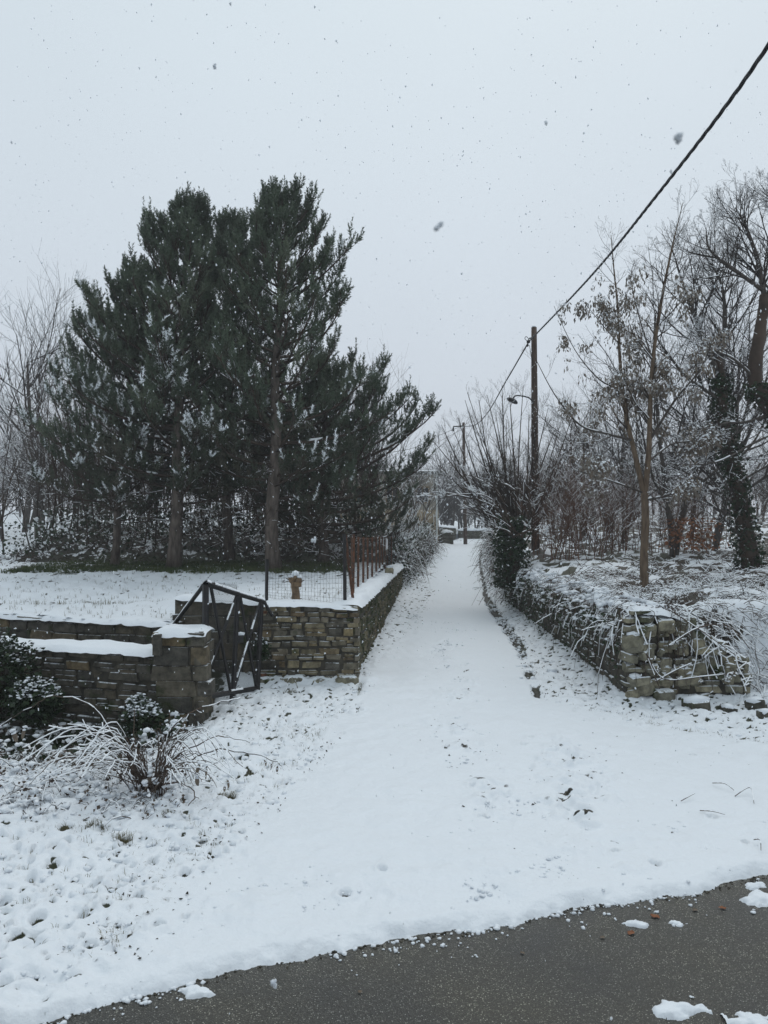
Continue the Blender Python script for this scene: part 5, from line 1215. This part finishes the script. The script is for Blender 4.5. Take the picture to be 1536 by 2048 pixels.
for k, (px, py) in enumerate(((246, 1692), (190, 1665), (130, 1675), (340, 1645), (460, 1606), (585, 1392))):
    Y = H*F/(py-HZ); x = (px-CX)/F*Y
    o = tufts('grass_tuft', tl[k], 26, lambda r: (x+r.normal()*.035, Y+r.normal()*.035, .03), 'dry_grass', .06, 5, .002, 30+k); o['category'] = 'grass tuft'; del o['kind']; o['group'] = 'grass tufts in the snow'
# arched stalk loops by the tan wall
t = thing('weed_stalk', 'snowy weed stalk bent into a hoop at the foot of the tan corner wall', 'plant', PX(585, 1395, 10.0)); S = path_segs([PX(572, 1392, 10), PX(576, 1362, 10), (PX(586, 1356, 10)), PX(594, 1372, 10), PX(596, 1390, 10)], .006, .005)
tubes('stalk', local(S, t.location), 'dry_grass', t, 5); tubes('snow', local(snow_on(S, 1, .008, 1, 1.1), t.location), 'twig_snow', t, 5)
# twigs lying in the snow on the right verge
for k, pts in enumerate(([(1425, 1583), (1450, 1592), (1468, 1598)], [(1470, 1610), (1500, 1600), (1508, 1625)], [(1362, 1620), (1390, 1612)], [(1400, 1640), (1425, 1650), (1450, 1648)], [(1508, 1700), (1520, 1710), (1522, 1722)])):
    W_ = [((px-CX)/F*(H*F/(py-HZ)), H*F/(py-HZ), .07+.03*(i == 1)) for i, (px, py) in enumerate(pts)]
    lab = ['short straight twig on the snow of the right verge', 'hooked dead stalk sticking out of the right verge', 'little twig nearest the lane on the right', 'crooked twig lying below the hooked stalk', 'bent grass stalk near the right edge above the asphalt'][k]
    t = thing('twig', lab, 'twig', W_[0], group='twigs on the right verge'); S = path_segs([Vector(w)-t.location for w in W_], .0034, .002)
    tubes('stick', S, 'bramble_stem', t, 5); tubes('snow', snow_on(S, .7, .004, .8, 1), 'twig_snow', t, 5)

# ------------------------------------------------------------------ poles, lamp, cables
rnd = random.Random(5)
pole_b = Vector(((1071-CX)/F*22.6, 22.6, float(bank_h((1071-CX)/F*22.6, 22.6))-.1)); pole_t = PX(1068, 655, 22.6)
pole = thing('utility_pole', 'tall dark wooden utility pole rising out of the bushes right of the lane', 'pole', pole_b)
n = 10; loft_obj('shaft', [pole_b.lerp(pole_t, i/n)-pole_b for i in range(n+1)], [.125-.045*i/n for i in range(n+1)], 'pole_wood', pole, 12, .02)
V, f = blobs([pole_t-pole_b+Vector((0, 0, .02))], [.08], 1, .4, .1); link('snow_cap', mesh_np('snow_cap', V, f, True), 'snow', pole)
ck = PX(1058, 683, 22.3)
S = path_segs([PX(1066, 676, 22.5)-pole_b, PX(1058, 677, 22.4)-pole_b, ck-pole_b], .02, .02)+path_segs([PX(1058, 684, 22.3)-pole_b, PX(1050, 678, 22.2)-pole_b, PX(1052, 673, 22.2)-pole_b, PX(1056, 676, 22.3)-pole_b], .009, .009)
tubes('bracket', S, 'lamp_metal', pole, 6)
V, f = blobs([PX(1057, 683, 22.3)-pole_b, PX(1055, 691, 22.3)-pole_b], [.06, .045], 2, 1.0, .15); link('clamp', mesh_np('clamp', V, f, True), 'cable_black', pole)
tubes('drop_wire', path_segs([PX(1059, 690, 22.3)-pole_b, PX(1062, 710, 22.4)-pole_b, PX(1066, 735, 22.5)-pole_b], .008, .008), 'cable_black', pole, 5)
lamp = thing('street_lamp', 'old street lamp with an oval head on a curved arm fixed to the first pole', 'street lamp', PX(1067, 806, 22.5))
o0 = lamp.location; arm = [PX(1067, 806, 22.5), PX(1060, 797, 22.3), PX(1050, 793, 22.1), PX(1036, 791, 21.8), PX(1029, 793, 21.7), PX(1027, 798, 21.7)]
tubes('arm', [tuple(s) for s in path_segs([a-o0 for a in arm], .022, .02)], 'lamp_metal', lamp, 6)
hd = bmesh.new(); bmesh.ops.create_uvsphere(hd, u_segments=16, v_segments=10, radius=1)
for v in hd.verts: v.co = Vector((v.co.x*.12, v.co.y*.20, v.co.z*(.075 if v.co.z > 0 else .03)))
me = bpy.data.meshes.new('lamp_head'); hd.to_mesh(me); hd.free()
for p_ in me.polygons: p_.use_smooth = True
o = link('lamp_head', me, 'lamp_metal', lamp); o.location = PX(1024, 802, 21.7)-o0; o.rotation_euler = (math.radians(25), math.radians(28), 1.0)
def strand(name, label, pts, rad, twist=0, cat='cable', n_=70):
    P_ = [Vector(p) for p in pts]; base = P_[0].copy(); dens = path_segs([p-base for p in P_], rad, rad); c = [Vector(s[:3]) for s in dens]+[P_[-1]-base]
    # resample
    m_ = n_; L_ = [0]
    for a, b_ in zip(c[:-1], c[1:]): L_.append(L_[-1]+(b_-a).length)
    def at(s):
        i = min(len(c)-2, max(0, int(np.searchsorted(L_, s)-1))); return c[i].lerp(c[i+1], (s-L_[i])/max(1e-6, L_[i+1]-L_[i]))
    t = thing(name, label, cat, base)
    if not twist: S = [(*at(L_[-1]*i/m_), *at(L_[-1]*(i+1)/m_), rad, rad) for i in range(m_)]; tubes('wire', S, 'cable_black', t, 5); return t
    m_ = int(L_[-1]/.05)
    for k in range(3):
        S = []; q0 = None
        for i in range(m_+1):
            p = at(L_[-1]*i/m_); a = i*.05*2*math.pi/.8+k*2.094; q = p+Vector((math.cos(a)*rad*.7, 0, math.sin(a)*rad*.7))
            if q0: S.append((*q0, *q, rad, rad))
            q0 = q
        tubes('strand', S, 'cable_black', t, 5)
    tubes('snow', snow_on([(*at(L_[-1]*i/m_), *at(L_[-1]*(i+1)/m_), rad, rad) for i in range(m_)], .25, rad*.45, .4, 2, 2.1, seed=2), 'twig_snow', t, 4, kind='stuff')
    return t
strand('power_cable', 'thick twisted black cable sweeping down from the upper right to the wooden pole', [(2.2, -6, 7.6), PX(1860, -400, 4.6)+Vector((-.2, 0, 0)), PX(1536, 92, 6.5), PX(1300, 408, 10.3), PX(1175, 560, 15), ck], .0125, twist=1)
p2b = PX(931, 1090, 50); p2b.z = float(lane_rise(50))-.05; p2t = PX(927, 845, 50)
strand('power_cable', 'thinner black cable dropping from the first pole to the far pole', [ck, PX(1010, 766, 27), PX(975, 826, 34), PX(950, 850, 42), p2t-Vector((0, 0, .25))], .022)
pole2 = thing('utility_pole', 'distant wooden utility pole at the far end of the lane', 'pole', p2b)
loft_obj('shaft', [p2b.lerp(p2t, i/n)-p2b for i in range(n+1)], [.13-.045*i/n for i in range(n+1)], 'pole_wood', pole2, 10, .02)
tubes('cross_arm', [(*(PX(928, 852, 50)-p2b), *(PX(907, 853, 49.6)-p2b), .05, .04)], 'lamp_metal', pole2, 6)
tubes('lamp', [(*(PX(907, 853, 49.6)-p2b), *(PX(906, 862, 49.6)-p2b), .03, .09)], 'lamp_metal', pole2, 8)
strand('power_cable', 'faint wire running left from the far pole behind the pines', [p2t-Vector((0, 0, .2)), PX(880, 870, 48), PX(830, 895, 46), PX(780, 905, 46)], .014)
strand('power_cable', 'lower faint wire beside the one behind the pines', [p2t-Vector((0, 0, .4)), PX(880, 882, 48), PX(840, 905, 46), PX(800, 925, 46)], .012)

# ------------------------------------------------------------------ building and far walls
Yb = 46; x1 = (876-CX)/F*Yb; x0 = -2.6; zb_ = .5; zt = H-(948-HZ)/F*Yb
bld = thing('house', 'old plastered house with a flat snowy roof on the left of the far lane', 'building', ((x0+x1)/2, Yb+3.5, zb_))
cx_ = (x0+x1)/2; o0 = bld.location
link('wall', boxes_mesh('wall', [((0, 0, (zt-zb_)/2), (x1-x0, 7, zt-zb_), 0)]), 'plaster', bld)
lowm = boxes_mesh('lower_wall', [((0, -3.51, 1.3), (x1-x0+.02, .04, 2.6), 0), ((x1-cx_+.01, 0, 1.3), (.04, 7.0, 2.6), 0)]); link('lower_wall', lowm, 'plaster_tan', bld)
link('roof', boxes_mesh('roof', [((0, 0, zt-zb_+.08), (x1-x0+.5, 7.5, .16), 0)]), 'roof_slab', bld)
me = ridge([((-(x1-x0)/2-.2), 0, zt-zb_+.16), ((x1-x0)/2+.2, 0, zt-zb_+.16)], 7.4, .14, 61, nx=17, step=.3); link('roof_snow', me, 'snow', bld)
tubes('downpipe', [((x1-cx_)-.08, -3.62, .1, (x1-cx_)-.08, -3.62, zt-zb_, .05, .05)], 'pipe_white', bld, 8)
d = link('door', boxes_mesh('door', [((1.9, -3.56, 1.05), (.9, .06, 2.0), 0)]), 'old_wood', bld); tubes('handle', [(1.55, -3.62, 1.0, 1.65, -3.62, 1.0, .02, .02)], 'lamp_metal', d, 5)
for wx, wz in ((2.0, 3.5), (.2, 3.5), (-1.6, 3.5), (-.4, 1.4)):
    w_ = link('window', boxes_mesh('window', [((wx, -3.54, wz), (.8, .08, 1.0), 0)]), 'old_wood', bld); link('pane', boxes_mesh('pane', [((wx-.18, -3.585, wz), (.3, .02, .85), 0), ((wx+.18, -3.585, wz), (.3, .02, .85), 0)]), 'dark_glass', w_)
masonry('stone_wall', 'low dark stone wall beyond the house on the left of the far lane', (3.9, 54.2), (5.6, 60), lambda s: 2.1-.02*s, .9, -1, .5, (.2, .3), (.4, .8), 'rough', 'stone_dark', parts_to=0, seed=51, cap=.12)
masonry('stone_wall', 'snow-topped low wall closing the far end of the lane', (6.4, 66), (10.2, 66), lambda s: 1.75, .9, -1, .5, (.2, .3), (.4, .8), 'rough', 'stone_dark', parts_to=0, seed=52, cap=.15)
masonry('gate_post', 'small stone post with a snow cap beside the far left wall', (3.72, 49.9), (4.5, 49.9), lambda s: 1.75, .8, -1, .6, (.2, .3), (.4, .8), 'rough', 'stone_dark', parts_to=0, seed=53, cap=.12, cat='post')

# pollarded stump in the field
st = thing('tree_stump', 'small knobbly cut tree stump with a cap of snow behind the mesh fence', 'stump', PX(591, 1200, 11.6)); 
loft_obj('trunk', [(0, 0, -.06), (.005, 0, .1), (-.01, 0, .2), (0, 0, .27)], [.072, .058, .060, .066], 'cut_wood', st, 10, .08, 4)
V, f = blobs([(-.05, 0, .3), (.06, -.02, .29), (.0, .03, .35), (.03, -.04, .24)], [.07, .07, .08, .06], 9, .9, .25); link('knobs', mesh_np('knobs', V, f, True), 'cut_wood', st)
V, f = blobs([(-.0, 0, .40), (-.06, -.01, .355), (.07, -.02, .35)], [.085, .05, .05], 10, .55, .15); link('snow_cap', mesh_np('snow_cap', V, f, True), 'snow', st)
S = [(-.05, 0, .28, -.14, -.02, .33, .012, .006), (.06, 0, .26, .13, .02, .3, .012, .006), (-.02, 0, .3, -.2, 0, .26, .008, .004)]; tubes('twigs', S, 'twig_dark', st, 5)

# ------------------------------------------------------------------ snow and leaves on the asphalt
lumps = [(1270, 1850, .055, 'upright lump of snow on the asphalt near the snow edge'), (1356, 1848, .04, 'small snow lump right of the upright lump on the asphalt'), (946, 1914, .018, 'tiny snow crumb alone in the middle of the asphalt'),
         (1510, 1800, .10, 'wide patch of slush on the asphalt at the right edge'), (1362, 2022, .085, 'flat slush patch at the bottom right of the asphalt'), (1500, 2046, .07, 'slush patch cut by the bottom right corner'), (1510, 1772, .06, 'slush strip just below the snow edge at the right'), (395, 1988, .07, 'patch of slush lying off the snow edge at the lower left'), (285, 2008, .035, 'small slush lump left of the lower left patch'), (1385, 1996, .016, 'pea-sized snow bit above the bottom right slush patch'), (1508, 1826, .03, 'pinkish pebble-like snow lump under the wide right patch')]
for k, (px, py, r_, lab) in enumerate(lumps):
    r_ *= .8
    Y = H*F/(py-HZ); x = (px-CX)/F*Y; r = random.Random(k); t = thing('snow_lump', lab, 'snow lump', (x, Y, 0), group='snow lumps on the asphalt')
    if r_ > .03:
        g_ = 30; u_ = np.linspace(-1.5, 1.5, g_); GX, GY = np.meshgrid(u_, u_); nn = fbm(GX+k*9, GY, .9, 4, 300+k); rad_ = np.hypot(GX*(1+.3*math.sin(k)), GY*1.25)
        hh_ = (1.05-rad_)*.9+(nn-.5)*2.2; Z_ = np.where(hh_ > 0, np.clip(hh_, 0, 1)**.5*.42*r_+.25*r_*(fbm(GX+k, GY, .3, 2, 5)-.35)*(hh_ > .2), -.01); ok = hh_ > -.35
        idx = np.arange(g_*g_).reshape(g_, g_); fi = ok[:-1, :-1] & ok[1:, :-1] & ok[:-1, 1:] & ok[1:, 1:]; q = np.stack([idx[:-1, :-1], idx[:-1, 1:], idx[1:, 1:], idx[1:, :-1]], -1)[fi]
        link('lump', mesh_np('lump', np.stack([GX.ravel()*r_*1.3, GY.ravel()*r_, Z_.ravel()], 1), q, True), 'snow', t); continue
    N_ = 3; V, f = blobs([(r.gauss(0, .6)*r_, r.gauss(0, .45)*r_, .004+.25*r_*r.random()) for _ in range(N_)], [r_*r.uniform(.35, .75) for _ in range(N_)], k, .38, .25)
    link('lump', mesh_np('lump', V, f, True), 'snow', t)
pts = []; rr = []; r = np.random.RandomState(6)
for i in range(520):
    x = r.uniform(-2.2, 3.4); dy = r.exponential(.05); 
    if float(fbm(np.array(x), np.array(0.), .5, 2, 90)) < .40: continue
    pts.append((x, float(road_edge(x))-dy-.0, .004)); rr.append(.004+.014*r.rand()**2.2*(1.2 if dy < .05 else .7))
V, f = blobs(pts, rr, 31, .6, .3); o = link('snow_crumbs', mesh_np('snow_crumbs', V, f, True), 'snow'); tag(o, 'crumbs of snow scattered along the edge of the asphalt', 'snow', kind='stuff')
pts = []; rr = []
for i in range(700):
    x = r.uniform(-3, 4); pts.append((x, float(road_edge(x))+r.normal()*.022+.0, .002)); rr.append(r.uniform(.003, .011))
V, f = blobs(pts, rr, 32, .35, .4); o = link('road_grit', mesh_np('road_grit', V, f), 'mortar'); tag(o, 'dark wet grit along the broken edge of the asphalt', 'grit', kind='stuff')
for k, (px, py, L_, lab, mt) in enumerate(((1310, 1835, .05, 'orange-red wet leaf between the two snow lumps on the asphalt', 'red_leaf'), (1205, 1877, .03, 'dark shrivelled leaf left of the upright snow lump', 'dead_leaf'), (1445, 1818, .04, 'reddish leaf on the asphalt towards the right edge', 'red_leaf'), (1262, 1868, .045, 'brown leaf tucked under the upright snow lump', 'red_leaf'), (1390, 1822, .035, 'small curled brown leaf near the snow edge at the right', 'dead_leaf'), (720, 1986, .025, 'dark scrap of leaf low in the middle of the asphalt', 'dead_leaf'), (1045, 1908, .025, 'tiny dark leaf right of the snow crumb', 'dead_leaf'))):
    Y = H*F/(py-HZ); V = []; r = random.Random(k); a = r.uniform(0, 3)
    for j in range(5):
        for i in range(3): t_ = j/4; u = i-1; w = math.sin(math.pi*(.1+.8*t_))*.4; V.append((L_*(t_-.5), L_*u*w, .006+L_*.16*abs(u)*math.sin(t_*5+k)**2))
    f = [(j*3+i, (j+1)*3+i, (j+1)*3+i+1, j*3+i+1) for j in range(4) for i in range(2)]
    o = link('fallen_leaf', mesh_np('fallen_leaf', V, f, True), mt); o.location = ((px-CX)/F*Y, Y, 0); o.rotation_euler = (0, 0, a); tag(o, lab, 'leaf', 'fallen leaves on the asphalt')

# ------------------------------------------------------------------ falling snow
r = np.random.RandomState(77); n_ = 9000
c = np.stack([r.uniform(-9, 9, n_), r.uniform(.9, 17, n_), r.uniform(.2, 9.5, n_)], 1)
oc = np.array([(1, 0, 0), (0, 1, 0), (-1, 0, 0), (0, -1, 0), (0, 0, 1.6), (0, 0, -1.6)], float); R_ = (r.uniform(.0022, .0066, n_)*np.clip(c[:, 1]/5, .55, 1.3))[:, None, None]
V = ((oc[None]+r.uniform(-.45, .45, (n_, 6, 3)))*R_+c[:, None]).reshape(-1, 3); of = np.array([(0, 1, 4), (1, 2, 4), (2, 3, 4), (3, 0, 4), (1, 0, 5), (2, 1, 5), (3, 2, 5), (0, 3, 5)])
f = (of[None]+np.arange(n_)[:, None, None]*6).reshape(-1, 3)
o = link('falling_snow', mesh_np('falling_snow', V, f, True), 'flake'); tag(o, 'snowflakes falling through the air all over the scene', 'snowflakes', kind='stuff')
for k, (px, py, Y, r_, lab) in enumerate(((877, 453, .62, .0042, 'large soft snowflake close to the camera above the middle of the lane'), (1358, 276, .62, .0046, 'large soft snowflake close to the camera under the thick cable'), (627, 1080, 1.6, .006, 'bright snowflake hanging in front of the pine trunks'), (430, 133, 1.3, .004, 'snowflake drifting high in the sky at the upper left'), (548, 1968, 1.3, .008, 'snowflake low over the bottom of the asphalt'))):
    p = PX(px, py, Y); cc = [Vector((random.Random(k*9+j).uniform(-1, 1), random.Random(k*7+j).uniform(-1, 1), random.Random(k*5+j).uniform(-1.3, 1.3)))*r_*.55 for j in range(6)]
    V, f = blobs(cc, [r_*.5]*6, k, 1.1, .35); o = link('snowflake', mesh_np('snowflake', V, f, True), 'flake', loc=p); tag(o, lab, 'snowflake', 'big snowflakes near the camera')
